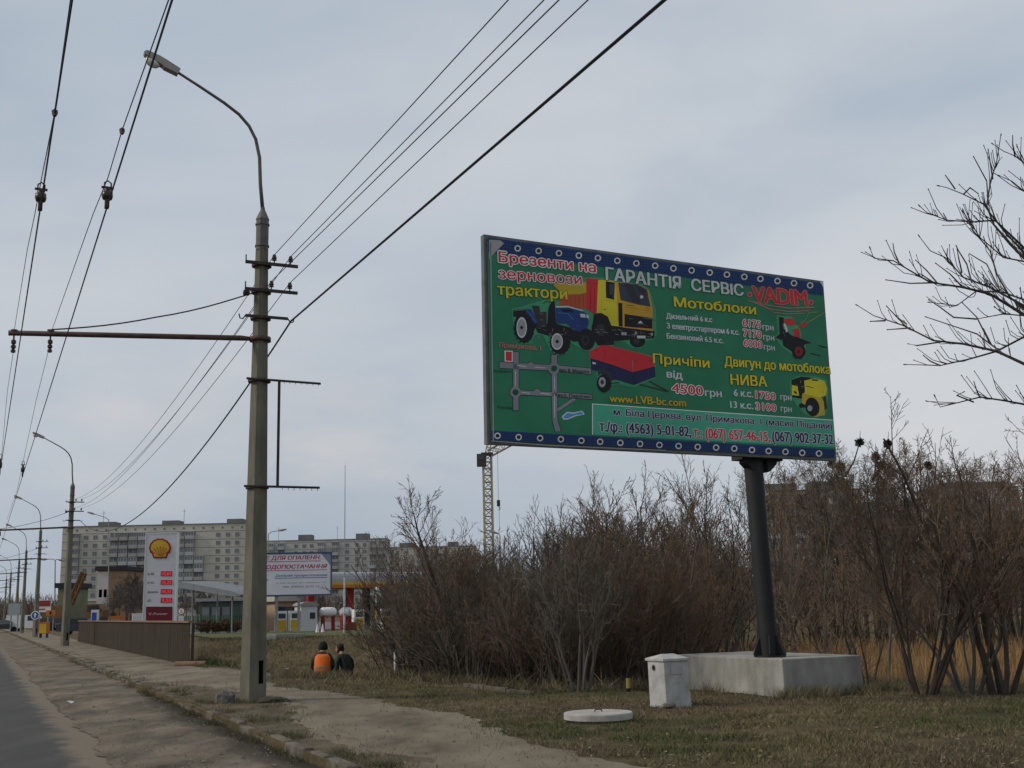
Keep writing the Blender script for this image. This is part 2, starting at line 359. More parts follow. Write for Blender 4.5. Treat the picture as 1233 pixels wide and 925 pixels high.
def strip(name, m, slist, edge_l, edge_r, ncol, zf):
    b = MB(); vs = []
    for s in slist:
        a, c = edge_l(s), edge_r(s)
        for j in range(ncol + 1):
            t = a + (c - a) * j / ncol; p = st(s, t); vs.append((p.x, p.y, zf(s, t, j / ncol)))
    k = ncol + 1
    b.add(vs, [(i * k + j, i * k + j + 1, (i + 1) * k + j + 1, (i + 1) * k + j) for i in range(len(slist) - 1) for j in range(ncol)])
    return b.build(name, m, kind='structure', smooth=True)
def nz1(s, k, f): return noise.noise(V((s * f, k, 0.5)))
road_s = lines(-30, 60, 2.0, 1500)
strip('road', M_asphalt, road_s, lambda s: -9.0, lambda s: 3.42, 8, lambda s, t, u: 0.0 + .004 * nz1(s, t, .3))
sh_s = lines(4, 60, .14, 900)
def sh_l(s): return 1.50 + .16 * nz1(s, 1, .5) + .09 * nz1(s, 2, 2.1) + .05 * nz1(s, 3, 6)
def sh_z(s, t, u):
    e = min(1, u * 7)
    rut = .030 * max(0, nz1(s * .35 + t * 1.3, 5, .9)) + .040 * max(0, noise.noise(V((s * .7, t * 1.6, 2)))) + .022 * abs(noise.noise(V((s * 2.3, t * 3.5, 7))))
    return .010 + e * (.012 + rut)
strip('dirt_shoulder', M_sand, sh_s, sh_l, lambda s: 3.42, 16, sh_z)

pr = [(760, 925), (726, 915), (658, 899), (606, 880), (547, 860), (500, 853), (443, 842), (409, 834), (351, 829), (326, 827)]
pl = [(500, 925), (443, 908), (412, 898), (370, 886), (352, 866), (345, 850), (322, 842)]
def table(px, ext0, ext1):
    q = sorted((s_of(p), t_of(p)) for p in (hit_z(x, y, LAWN) for x, y in px))
    return ext0(q) + q + ext1(q)
tr = table(pr, lambda q: [(0, q[0][1] - .3)], lambda q: [(31.5, 7.1), (35, 6.5), (37, 6.08), (90, 6.08), (92, 6.6), (1000, 6.6)])
tl = table(pl, lambda q: [(0, q[0][1] - .3)], lambda q: [(26.5, 4.6), (29, 3.62), (1000, 3.62)])
def interp(tab, s):
    if s <= tab[0][0]: return tab[0][1]
    for (a, ta), (b, tb) in zip(tab, tab[1:]):
        if s <= b: return ta + (tb - ta) * (s - a) / max(1e-6, b - a)
    return tab[-1][1]
def jag(s, k): return .16 * nz1(s, k, .8) + .14 * nz1(s, k + 1, 2.6) + .09 * nz1(s, k + 2, 6.5)
def path_r(s): return interp(tr, s) + (jag(s, 11) if s < 36 else .02 * nz1(s, 3, 1))
def path_l(s): return max(3.6, interp(tl, s) + (jag(s, 21) if s < 28 else 0))
strip('path', M_path, lines(5, 40, .12, 900), path_l, path_r, 12, lambda s, t, u: LAWN + .006 + .012 * max(0, noise.noise(V((s * .8, t, 4)))) * min(1, 4 * min(u, 1 - u)))

strip('verge', M_verge, lines(5, 40, .2, 60), lambda s: 3.56, lambda s: path_l(s) + .35, 5, lambda s, t, u: LAWN + .004 + .02 * max(0, noise.noise(V((s, t * 2, 9)))))
def gut_l(s): return 3.40 - (.02 + .62 * sstep(10, 13, s) * (1 - sstep(22, 24.5, s)) * (.55 + .5 * nz1(s, 31, .7) + .25 * nz1(s, 32, 2.5)))
0 and strip('gutter', M_gutter, lines(9, 25, .12, 26), gut_l, lambda s: 3.415, 4, lambda s, t, u: .055 + .05 * abs(noise.noise(V((s * 2, t * 4, 3)))) * u + .02 * u)
kb = MB(); s = 6.0
while s < 95:
    ln = U_(.85, 1.05)
    if not (24.5 < s < 27.8):
        near = s < 24.5
        p = st(s + ln / 2, 3.50 + U_(-.03, .03), (.045 if near else .06) + U_(-.065, .015))
        a = U_(-.03, .03); X = RN * math.cos(a) + RD * math.sin(a); Y = RD * math.cos(a) - RN * math.sin(a)
        tilt = U_(-.14, .10); Z = (V((0, 0, 1)) + X * tilt).normalized()
        kb.box(p, (.15 + U_(-.04, .02), ln - U_(.03, .30), .20), (X, Y, Z), U_(.78, .9))
    s += ln
kob = kb.build('kerb', M_kerb, kind='structure')

bv_ = kob.modifiers.new('bevel', 'BEVEL'); bv_.width = .02; bv_.segments = 2
# patch of tended grass and yard of the filling station beyond the hollow
def sheet(name, m, px, z, lift=.006):
    b = MB(); pts = [hit_z(x, y, z) for x, y in px]
    for p in pts: p.z = z + lift
    b.add(pts, [tuple(range(len(pts)))]); return b.build(name, m, kind='structure')
M_green = mat('green lawn', (.050, .066, .020), .95, c2=(.105, .118, .040), scale=.35, bump=.4, bscale=30, detail=9)
M_yard = mat('yard asphalt', (.10, .10, .097), .95, c2=(.16, .157, .15), scale=.3, detail=8)
def quad_xy(name, m, pts, z):
    b = MB(); b.add([(x, y, z) for x, y in pts], [tuple(range(len(pts)))]); return b.build(name, m, kind='structure')
quad_xy('lawn', M_green, [(-19.5, 76), (-2, 76), (4, 96), (-27, 96)], LAWN + .07)
quad_xy('yard', M_yard, [(-34, 97), (1, 97), (1, 190), (-60, 190)], LAWN + .02)

# ------------------------------------------------------------------ concrete lamp poles
POLE = hit_z(304.5, 845, LAWN); PS, PT = s_of(POLE), t_of(POLE)
def zl(y, x=312): return hit_Y(x, y, POLE.y).z - LAWN
def zarm(px, py): p = hit_s(px, py, PS); return (t_of(p) - PT, p.z - LAWN)     # in the plane across the road
Z_TOP = zl(265); Z_TIP = zl(253)
def ring(rad, rot=-105, ch=14):
    out = []
    for k in range(4):
        for d in (-ch, ch):
            a = R(rot + 90 * k + d); out.append((rad * math.cos(a), rad * math.sin(a)))
    return out
def make_pole(label, near=True):
    root = empty('street_lamp', (0, 0, 0), label, 'street lamp', 'concrete street lamps along the road')
    b = MB(); secs = [(-.35, .238), (zl(823), .232), (zl(795), .227), (Z_TOP, .112)]
    rings = [[V((x, y, z)) for x, y in ring(r)] for z, r in secs]
    hole_face = 1                                          # side between the corner nearest the road user and the next one
    for i in range(3):
        for k in range(8):
            k2 = (k + 1) % 8; a, c, d, e = rings[i][k], rings[i][k2], rings[i + 1][k2], rings[i + 1][k]
            if i == 1 and k == hole_face:
                lo0, lo1 = a.lerp(c, .26), a.lerp(c, .72); hi0, hi1 = e.lerp(d, .26), e.lerp(d, .72)
                b.add([a, lo0, hi0, e], [(0, 1, 2, 3)]); b.add([lo1, c, d, hi1], [(0, 1, 2, 3)])
                n_ = (c - a).cross(e - a).normalized(); dp = -n_ * .16
                q = [lo0, lo1, hi1, hi0]; w = [v + dp for v in q]
                b.add(q + w, [(0, 1, 5, 4), (1, 2, 6, 5), (2, 3, 7, 6), (3, 0, 4, 7), (4, 5, 6, 7)], 1)  # recess lining painted near black for its inner shade
            else: b.add([a, c, d, e], [(0, 1, 2, 3)])
    b.add(rings[3], [tuple(range(8))])
    b.build('pole_shaft', [M_conc_dark, M_hole_shade], root, local=True)
    c = MB(); c.lathe([(.118, Z_TOP - .62), (.122, Z_TOP - .6), (.122, Z_TOP - .02), (.13, Z_TOP), (.12, Z_TOP + .03), (.045, Z_TIP), (.04, Z_TIP + .05)], n=12)
    for zz in (Z_TOP - .55, Z_TOP - .12): c.lathe([(.126, zz), (.138, zz + .005), (.138, zz + .035), (.126, zz + .04)], n=12)
    c.build('pole_cap', M_conc_dark if False else M_galv_dark, root, local=True)
    # lamp arm, bent over the road
    px = [(314, 255), (313.5, 222), (312.5, 190), (308, 168), (300, 152), (288, 138), (270, 124), (240, 104), (212, 86)]
    pts = [(x, 0, z) for x, z in (zarm(*q) for q in px)]; pts[0] = (0, 0, Z_TIP - .02)
    a = MB(); a.tube(pts, [.038, .036, .035, .034, .033, .032, .031, .028, .026], 8); a.build('lamp_arm', M_galv_dark, root, smooth=True, local=True)
    e0 = V((zarm(214, 87)[0], 0, zarm(214, 87)[1])); e1 = V((zarm(173, 64)[0], 0, zarm(173, 64)[1])); ax = (e1 - e0).normalized(); ln = (e1 - e0).length
    up = V((0, 1, 0)).cross(ax).normalized(); up = up if up.z > 0 else -up; sd_ = V((0, 1, 0))
    h = MB()
    h.prism([(-.02, -.055), (.36 * ln, -.075), (.40 * ln, -.06), (ln * .96, -.03), (ln, 0), (ln * .95, .055), (ln * .6, .085), (.38 * ln, .08), (-.02, .06)], e0, ax, up, sd_, -.085, .085)
    lh = h.build('lamp_head', M_alu, root, local=True)
    g = MB(); cg = e0 + ax * (ln * .68) - up * .045
    g.lathe([(.001, -.13), (.05, -.125), (.09, -.10), (.115, -.055), (.12, 0)], cg, 14, (ax, sd_, up), sx=1.25, sy=.7)
    g.build('lamp_glass', M_cloudyglass, lh, smooth=True, local=True)
    # cross-arms with insulators
    for y, ends in ((320, ((328, 318), (347.5, 322))), (352, ((324.5, 350), (346.5, 353.5)))):
        z = zl(y); c = MB(); c.box((.16, -.16, z), (1.0, .05, .055)); c.lathe([(.175, z - .03), (.19, z - .03), (.19, z + .03), (.175, z + .03)], n=10)
        for xx in (-.33,): c.tube([(xx, -.16, z), (xx, -.16, z + .14)], .012, 6)
        arm = c.build('cross_arm', M_steel, root, local=True)
        for ex, ey in ends:
            x = zarm(ex, ey)[0]; i = MB(); i.tube([(x, -.16, z + .02), (x, -.16, z + .10)], .012, 6)
            i.lathe([(.02, .07), (.05, .08), (.035, .11), (.05, .12), (.036, .16), (.03, .19), (.001, .20)], (x, -.16, z), 10)
            i.build('insulator', M_porc, arm, local=True)
    z = zl(384); c = MB(); c.box((.08, -.17, z), (.80, .04, .05)); c.lathe([(.18, z - .025), (.195, z - .025), (.195, z + .025), (.18, z + .025)], n=10)
    for sx_ in (-1, 1):
        x = .08 + sx_ * .40; c.tube([(x, -.17, z), (x + sx_ * .05, -.17, z - .07), (x + sx_ * .10, -.17, z - .06), (x + sx_ * .12, -.17, z + .02)], .013, 6)
    c.build('cable_hook', M_steel, root, local=True)
    # bracket arm that carries the trolley wires
    zb = zl(409); xe, ze = zarm(10, 401); c = MB(); c.tube([(-.12, 0, zb), (-.35, 0, zb + .002), (xe, 0, ze)], [.035, .052, .048], 8)
    c.lathe([(.185, zb - .04), (.205, zb - .04), (.205, zb + .04), (.185, zb + .04)], n=10)
    br = c.build('bracket_arm', M_brown_pipe, root, local=True, smooth=True)
    for ex in (17, 61):
        x, zz = zarm(ex, 402); c = MB(); c.lathe([(.012, -.34), (.04, -.33), (.04, -.29), (.02, -.27), (.042, -.25), (.042, -.21), (.02, -.19), (.042, -.17), (.042, -.12), (.015, -.10), (.015, .02), (.06, .03), (.06, .07), (.02, .08)], (x, 0, zz - .0), 10)
        c.build('wire_hanger', M_porc, br, local=True)
    x0, z0 = zarm(62, 397); xg, zg = -.16, zl(354); pts = []
    for k in range(13):
        u = k / 12; pts.append((x0 + (xg - x0) * u, 0, z0 + (zg - z0) * u - .16 * math.sin(math.pi * u) * (1 - .45 * u) + (.10 * math.sin(2 * math.pi * u) if u > .5 else 0) * .3))
    c = MB(); c.tube(pts, .013, 6); c.lathe([(.03, -.06), (.055, -.05), (.055, .05), (.03, .06)], (xg - .12, 0, zg - .005), 8, (V((0, 0, 1)), V((0, 1, 0)), V((1, 0, 0))))
    c.build('stay_rod', M_steel, root, local=True)
    return root
M_galv_dark = mat('grey painted steel tube', (.085, .08, .072), .6, c2=(.15, .142, .125), scale=5)
pole = make_pole('tall grey concrete street lamp in the foreground, with an empty sign frame on its side')
pole.location = POLE; pole.rotation_euler = (0, 0, AZ)
pole_src = pole
others = [((78, 775), None, 'concrete street lamp standing at the far left end of the brown parapet'),
          ((42, 768), None, 'concrete street lamp beside the round blue traffic sign'),
          ((26, 766), None, 'concrete street lamp just left of the one beside the blue sign'),
          ((18, 765), None, 'small distant street lamp, third from the left picture edge'),
          ((9, 764), None, 'distant street lamp, second from the left picture edge'),
          ((4, 762), None, 'farthest street lamp, at the left picture edge')]
def s_at(px, py, t):
    r_ = ray(px, py); a = V((r_.x, r_.y, 0)); k = t / a.dot(RN); return (a * k).dot(RD)
POLES2 = []
for (x, y), _, lab in others:
    p = hit_t(x, y, PT); q = copy_tree(pole_src); q['label'] = lab
    q.location = (p.x, p.y, LAWN); q.rotation_euler = (0, 0, AZ + R(U_(-1, 1))); POLES2.append(q)
# the empty sign frame only the near pole has
c = MB()
zt, zb_ = zl(459), zl(587)
for z, tilt in ((zt, -.02), (zb_, 0.0)):
    c.tube([(-.28, -.20, z), (1.12, -.20, z + tilt)], .022, 6)
    c.lathe([(.19, z - .025), (.215, z - .025), (.215, z + .025), (.19, z + .025)], n=10)
    for k in range(7): c.tube([(.42 + k * .11, -.20, z), (.42 + k * .11, -.20, z - .06)], .006, 4)
c.tube([(.33, -.20, zb_), (.33, -.20, zt)], .026, 6)
sf = c.build('sign_frame', M_steel, pole, local=True)

# ------------------------------------------------------------------ overhead wires
def along(p, q, sag, n=24):
    p, q = V(p), V(q); return [p.lerp(q, k / n) - V((0, 0, sag * 4 * (k / n) * (1 - k / n))) for k in range(n + 1)]
def wire(name, pts, r, m, label, cat, group=None):
    b = MB(); b.tube(pts, r, 5); return b.build(name, m, label=label, cat=cat, group=group)
def pole_pt(o, x, y, z): return origin_of(o) @ V((x, y, z))
P2 = POLES2[0]
# four thin lines and a cable from the nearest pole, over the viewer and on to the next pole
specs = [((328, 318), 320, (612, 0), 'uppermost thin overhead line, from the outer top cross-arm'),
         ((347.5, 322), 320, (655, 0), 'second thin overhead line from the top, from the right end of the upper cross-arm'),
         ((324.5, 350), 352, (673, 0), 'third thin overhead line, from the inner insulator of the lower cross-arm'),
         ((346.5, 353.5), 352, (708, 0), 'lowest thin overhead line, right above the thick cable')]
for (ex, ey), y, (tx, ty), lab in specs:
    x = zarm(ex, ey)[0]; z = zl(y) + .19; a = pole_pt(pole, x, -.16, z)
    tgt = hit_t(tx, ty, t_of(a)); d = (tgt - a); end = a + d * 1.5
    b_ = pole_pt(P2, x, -.16, z)
    pts = list(reversed(along(a, end, -.0, 10))) + along(a, b_, .9, 30)[1:]
    wire('overhead_wire', pts, .0075, M_wire, lab, 'wire', 'thin overhead lines')
a = pole_pt(pole, .54, -.17, zl(384) - .04); tgt = hit_t(800, 0, t_of(a)); end = a + (tgt - a) * 1.4
b_ = pole_pt(P2, .5, -.17, zl(384) - .04)
wire('power_cable', list(reversed(along(a, end, 0, 10))) + along(a, b_, 1.9, 40)[1:], .018, M_cable, 'thick black cable running from upper right to the foreground lamp pole', 'cable')
ZC = 6.05
tA = t_of(hit_z(41, 300, ZC)); tB = t_of(hit_z(113, 300, ZC))
tlab = {'A': 'left', 'B': 'right'}
for k, t, top, ins in (('A', tA, (93, 0), (50, 238)), ('B', tB, (218, 0), (130, 238))):
    p0 = hit_z(top[0], top[1], ZC); s0 = s_of(p0) - 4
    sag = lambda s: 0
    wire('trolley_wire', [st(s, t, ZC) for s in (s0, 10, 25, 45, 80, 130, 220)], .009, M_wire, 'thicker trolley contact wire of the %s pair over the road' % tlab[k], 'wire')
segs = {'A': ([(85, 0), (66, 135), (50, 215), (42, 258), (33, 300), (17, 399)], [(16, 424), (9, 470), (2, 548)]),
        'B': ([(203, 0), (147, 157), (130, 214), (112, 258), (97, 300), (62, 399)], [(58, 424), (44, 480), (28, 555)])}
for k, t in (('A', tA), ('B', tB)):
    up = [hit_t(x, y, t) for x, y in segs[k][0]]; up[0:0] = [up[0] + (up[0] - up[1]) * .6]
    dn = [hit_t(x, y, t) for x, y in segs[k][1]]
    wire('support_wire', up, .0055, M_wire, 'thin support wire beside the %s trolley wire, in front of the bracket arm' % tlab[k], 'wire')
    last = st(s_of(dn[-1]) + 22, t, ZC + .35)
    wire('support_wire', dn + [st(s_of(dn[-1]) + 5, t, ZC + .16), last], .0055, M_wire, 'thin support wire of the %s trolley wire, beyond the bracket arm' % tlab[k], 'wire')
    # hanging insulator that joins support wire and contact wire
    for px, py, lab in (((50, 222, 'hanging insulator on the left trolley wires') if k == 'A' else (130, 220, 'hanging insulator on the right trolley wires')),
                        ((1, 548, 'far small insulator on the left trolley wires') if k == 'A' else (28, 556, 'far small insulator on the right trolley wires'))):
        top_ = hit_t(px, py, t); s = s_of(top_)
        h = empty('wire_insulator', st(s, t, ZC), lab, 'insulator')
        gap = max(.12, top_.z - ZC)
        b = MB(); b.lathe([(.02, gap * .30), (.05, gap * .33), (.062, gap * .45), (.058, gap * .62), (.03, gap * .66), (.045, gap * .72), (.02, gap * .78)], st(s, t, ZC), 10); b.build('insulator_body', M_porc, h, smooth=True)
        b = MB(); b.box(st(s, t, ZC + gap * .15), (.045, .09, gap * .3), (RN, RD, V((0, 0, 1)))); b.build('clamp', M_steel, h)
        b = MB(); zc = ZC + gap * .80
        b.tube([st(s, t - .035, zc), st(s, t - .035, zc + gap * .18), st(s, t, zc + gap * .27), st(s, t + .035, zc + gap * .18), st(s, t + .035, zc)], .009, 6)
        b.box(st(s, t, zc), (.13, .03, .02), (RN, RD, V((0, 0, 1)))); b.build('shackle', M_steel, h)
    for px, py in ((66, 135), ) if k == 'A' else ((147, 157), ):
        p = hit_t(px, py, t); b = MB(); b.tube([p + RD * .06, p, p - V((0, 0, .05)) - RD * .03], [.02, .03, .014], 6)
        b.build('wire_clamp', M_steel, label='small clamp on the %s support wire' % tlab[k], cat='clamp')
# ------------------------------------------------------------------ the big billboard
ZUP = V((0, 0, 1))
PL, PRt = V((-.3665, 16.889, 0)) * 1.047, V((5.572, 19.929, 0)) * 1.047
BU = (PRt - PL).normalized(); BN = V((BU.y, -BU.x, 0))      # BN points towards the viewer
def pb(x, y): return hit_plane(x, y, PL, BN)
cs = [pb(582.5, 285), pb(992, 337), pb(1005, 553), pb(585.5, 537)]
u0 = ((cs[0] - PL).dot(BU) + (cs[3] - PL).dot(BU)) / 2; u1 = ((cs[1] - PL).dot(BU) + (cs[2] - PL).dot(BU)) / 2
z1 = (cs[0].z + cs[1].z) / 2; z0 = (cs[2].z + cs[3].z) / 2
BO = PL + BU * u0 + ZUP * z0; BW, BH = u1 - u0, z1 - z0
def pp(x, y):                                               # photograph point of the flat poster -> metres on the poster
    p = pb(x, y) - BO; return p.dot(BU), p.z
bill = empty('billboard', BO + BU * (BW * .77) - BN * .3 - ZUP * (z0 - LAWN), 'large green billboard on a dark steel pole with a concrete footing, advertising tractors and trailers', 'billboard')
b = MB(); th = .11; A3 = (BU, BN, ZUP)
b.box(BO + BU * (BW / 2) + ZUP * (BH - .04) - BN * .04, (BW, th, .08), A3); b.box(BO + BU * (BW / 2) + ZUP * .04 - BN * .04, (BW, th, .08), A3)
for u in (.035, BW - .035): b.box(BO + BU * u + ZUP * (BH / 2) - BN * .04, (.07, th - .004, BH - .16), A3)
M_frame = mat('dull grey frame metal', (.10, .105, .11), .55, c2=(.17, .175, .18), scale=4, metal=.2)
b.build('frame', M_frame, bill)
b = MB()
for k in range(1, 8): b.box(BO + BU * (BW * k / 8) + ZUP * (BH / 2) - BN * .16, (.06, .06, BH - .1), A3)
for z in (.3, BH - .3): b.box(BO + BU * (BW / 2) + ZUP * z - BN * .24, (BW - .8, .08, .10), A3)
b.build('back_frame', M_black, bill)
def vmat(name, c, rough=.62):
    m = mat(name, tuple(c), rough, var=.16, scale=1.1, spec=.3, detail=8, bump=.35, bscale=1.5); return m
PC = {}
def pcol(name, c): PC[name] = len(PC); PMATS.append(vmat('print ' + name, c))
PMATS = []
for nm, c in (('green', (.028, .205, .105)), ('dark green', (.012, .085, .048)), ('light green', (.07, .42, .26)), ('blue', (.014, .055, .180)), ('dark blue', (.010, .026, .085)),
              ('white', (.82, .82, .82)), ('grey white', (.62, .65, .68)), ('red', (.62, .032, .042)), ('yellow', (.70, .60, .03)), ('amber', (.62, .34, .03)), ('navy', (.020, .022, .085)),
              ('black', (.010, .011, .014)), ('charcoal', (.035, .037, .045)), ('road grey', (.24, .25, .27)), ('pink', (.52, .22, .20)), ('orange', (.50, .10, .035)), ('glow green', (.06, .31, .165)),
              ('tractor blue', (.02, .055, .21)), ('sky blue', (.10, .28, .62)), ('glass blue', (.045, .06, .085)), ('dark red', (.24, .018, .025)), ('gold', (.52, .40, .03)), ('silver', (.36, .37, .38))): pcol(nm, c)
pm = MB()
def W3(u, v, lift): return BO + BU * u + ZUP * v + BN * (lift + .045)
def ppoly(px, c, lay): pm.add([W3(*pp(x, y), lay * .0009) for x, y in px], [tuple(range(len(px)))], PC[c])
def zc(crop, pts):
    x0, y0, k = crop; return [(x0 + a / k, y0 + c / k) for a, c in pts]
def pell(cx, cy, rx, ry, c, lay, n=20, rot=0):
    ca, sa = math.cos(rot), math.sin(rot)
    ppoly([(cx + rx * math.cos(q) * ca - ry * math.sin(q) * sa, cy + rx * math.cos(q) * sa + ry * math.sin(q) * ca) for q in (2 * math.pi * k / n for k in range(n))], c, lay)
def pring(cx, cy, ro, ri, c, lay, n=18, sq=1.0):
    vs = []
    for k in range(n):
        q = 2 * math.pi * k / n
        for r in (ro, ri): vs.append(W3(*pp(cx + r * math.cos(q), cy + r * sq * math.sin(q)), lay * .0009))
    pm.add(vs, [(2 * k, 2 * ((k + 1) % n), 2 * ((k + 1) % n) + 1, 2 * k + 1) for k in range(n)], PC[c])
def pline(pts, w, c, lay):
    uv = [V((*pp(x, y), 0)) for x, y in pts]; sc = w * .0125
    for a, d in zip(uv, uv[1:]):
        t = (d - a).normalized(); n_ = V((-t.y, t.x, 0)) * sc / 2
        pm.add([W3(q.x, q.y, lay * .0009) for q in (a - n_, d - n_, d + n_, a + n_)], [(0, 1, 2, 3)], PC[c])
def ptext(txt, x0, y0, x1, y1, h, c, lay=8, bold=.02, outline=None, ob=.05, shear=0, spacing=1.0):
    a = V((*pp(x0, y0), 0)); d = V((*pp(x1, y1), 0)); e = V((*pp(x0, y0 - h), 0)); t = (d - a)
    U2 = BU * t.normalized().x + ZUP * t.normalized().y; W2 = -BU * t.normalized().y + ZUP * t.normalized().x
    put_text(pm, txt, W3(a.x, a.y, 0), U2, W2, BN, t.length, (e - a).length, PC[c], lay * .0009, bold, shear, None if outline is None else PC[outline], ob, .0011, spacing)
m_ = .055
pm.add([W3(a, c, 0) for a, c in ((m_, m_), (BW - m_, m_), (BW - m_, BH - m_), (m_, BH - m_))], [(0, 1, 2, 3)], PC['green'])
# blue tarpaulin bands with eyelets, top and bottom
tb0 = pp(600, 306.5)[1]; bb1 = pp(600, 519.5)[1]
for lo, hi in ((tb0, BH - m_), (m_, bb1)):
    pm.add([W3(a, c, .0009) for a, c in ((m_, lo), (BW - m_, lo), (BW - m_, hi), (m_, hi))], [(0, 1, 2, 3)], PC['blue'])
    for k in range(1, 5):
        v = lo + (hi - lo) * k / 5; pm.add([W3(a, c, .0016) for a, c in ((m_, v - .006), (BW - m_, v - .006), (BW - m_, v + .006), (m_, v + .006))], [(0, 1, 2, 3)], PC['dark blue'])
    n_ = 110
    for k in range(1, n_):
        u = m_ + (BW - 2 * m_) * k / n_; pm.add([W3(a, c, .0022) for a, c in ((u - .004, lo), (u + .004, lo), (u + .004, hi), (u - .004, hi))], [(0, 1, 2, 3)], PC['dark blue'])
K1, K2, K3, K4 = (570, 270, 5.36), (780, 290, 5.36), (570, 400, 5.36), (780, 410, 5.36)
ey = zc(K1, [(277, 162), (412, 178), (543, 193), (671, 208), (794, 224), (919, 241), (1042, 258), (1163, 273)]) + zc(K2, [(155, 183), (272, 196), (389, 210), (500, 223), (612, 237), (716, 250), (826, 264), (932, 278), (1036, 292)])
ey += zc(K3, [(147, 672), (283, 681), (421, 687), (555, 694), (687, 703), (808, 710), (938, 717), (1065, 724), (1190, 731)]) + zc(K4, [(188, 684), (311, 690), (430, 694), (547, 700), (661, 709), (768, 716), (877, 721), (985, 728), (1093, 732)])
for x, y in ey: pring(x, y, 3.9, 2.3, 'grey white', 4); pell(x, y, 2.3, 2.3, 'black', 3.4)
ppoly(zc(K1, [(92, 106), (165, 110), (188, 130), (160, 160), (104, 215), (93, 230)]), 'silver', 5)          # torn corner
ppoly(zc(K2, [(1098, 266), (1122, 268), (1120, 304)]), 'grey white', 5)
ppoly(zc(K3, [(100, 470), (250, 545), (420, 600), (560, 625), (400, 622), (230, 605), (100, 590)]), 'light green', 1.2) if False else None
pline([(589, 293), (592.5, 531)], 1.6, 'silver', 5); pline([(590, 531.5), (660, 537), (800, 543)], 1.0, 'silver', 5)
# lettering
wr = dict(outline='white', ob=.085)
ptext('Брезенти на', 599, 316.5, 715.5, 329.3, 12.8, 'red', bold=.035, **wr)
ptext('зерновози', 599, 336.3, 698.7, 344, 9.8, 'red', bold=.035, **wr)
ptext('трактори', 597.5, 355.5, 681, 361.5, 10.2, 'yellow', bold=.05, outline='black', ob=.05)
ptext('ГАРАНТIЯ', 728, 338, 817.8, 349.3, 15.2, 'grey white', bold=.05, outline='dark green', ob=.05)
ptext('СЕРВIС', 831, 350.5, 893, 357.3, 14, 'grey white', bold=.05, outline='dark green', ob=.05)
ptext('VADIM', 905, 364, 970, 369.2, 18, 'red', bold=.05, outline='pink', ob=.05, spacing=.92)
for x, y in ((900.3, 355.6), (974.4, 365)): pell(x, y, 3.2, 3.2, 'pink', 8); pell(x, y, 2.3, 2.3, 'red', 9)
for k, (a, c, dy) in enumerate(((899, 978, 6), (906, 972, 10), (913, 966, 13))):
    pline([(a, 361 + dy * .35 + (a - 899) * .12), (a + (c - a) * .3, 360 + dy + (a - 899) * .1 + 2.5), (a + (c - a) * .62, 363 + dy + 3), (c, 366 + dy - 1)], 1.3 - .2 * k, 'pink', 6 + k * .3)
ptext('Мотоблоки', 810, 370, 908, 379.6, 11.8, 'yellow', bold=.055, outline='black', ob=.045)
ptext('Дизельний 6 к.с', 800.5, 384.3, 855.5, 389, 6.6, 'grey white', bold=.05)
ptext('З електростартером 6 к.с.', 801, 396.3, 888, 404.2, 6.8, 'grey white', bold=.05)
ptext('Бензиновий 6.5 к.с.', 801, 408.5, 868.6, 414.2, 6.8, 'grey white', bold=.05)
for t, y0, x0 in (('6175', 393.6, 892.2), ('7170', 405.8, 893), ('6000', 417.8, 893.6)):
    ptext(t, x0, y0, x0 + 21.6, y0 + 2.4, 8.6, 'red', bold=.03, **wr); ptext('грн', x0 + 24, y0 + 4.0, x0 + 37, y0 + 5.3, 5.4, 'grey white', bold=.05)
ptext('Причіпи', 784.7, 438, 852, 443.8, 12, 'yellow', bold=.045, outline='black', ob=.045)
ptext('від', 801, 455.2, 819.5, 457.2, 9.2, 'grey white', bold=.05)
ptext('4500', 807, 473.4, 844.4, 476.8, 11, 'red', bold=.035, **wr); ptext('грн', 847, 477.5, 866.8, 478.9, 6.6, 'grey white', bold=.045)
ptext('www.LVB-bc.com', 732, 484.8, 823.8, 490.2, 9.4, 'gold', bold=.055, outline='black', ob=.04)
ptext('Двигун до мотоблока', 870.5, 441.3, 997.2, 451.2, 11.5, 'yellow', bold=.05, outline='black', ob=.04)
ptext('НИВА', 878, 463.7, 921.4, 466.4, 12.6, 'yellow', bold=.045, outline='black', ob=.045)
ptext('6 к.с.', 881.7, 477.4, 904.6, 479.2, 7.8, 'grey white', bold=.05); ptext('1750', 907.8, 480, 931.5, 482.2, 8.4, 'red', bold=.03, **wr); ptext('грн', 937.6, 481.8, 950.7, 483, 5.4, 'grey white', bold=.05)
ptext('13 к.с.', 877.5, 491.6, 904.6, 493.4, 7.8, 'grey white', bold=.05); ptext('3100', 907.8, 493.8, 932.3, 496, 8.4, 'red', bold=.03, **wr); ptext('грн', 938, 495.8, 951, 497, 5.4, 'grey white', bold=.05)
ppoly([(711, 486.6), (1000.5, 506), (1003, 539.6), (711, 524)], 'white', 5); ppoly([(712, 487.6), (1000.5, 507), (1003, 539.6), (712, 524)], 'light green', 5.6)
wo_ = dict(outline='grey white', ob=.06)
ptext('м. Біла Церква, вул. Примакова, 1 (масив Піщаний)', 737, 500.6, 999.6, 517.4, 8.6, 'navy', bold=.045, **wo_)
ptext('т./φ.: (4563) 5-01-82,', 720, 519.8, 830, 526.4, 12.2, 'navy', bold=.045, **wo_)
ptext('т.: (067) 657-46-15,', 833, 527.2, 925, 532.4, 12, 'red', bold=.045, **wo_)
ptext('(067) 902-37-32', 928, 531.8, 1001, 535.6, 12, 'navy', bold=.045, **wo_)
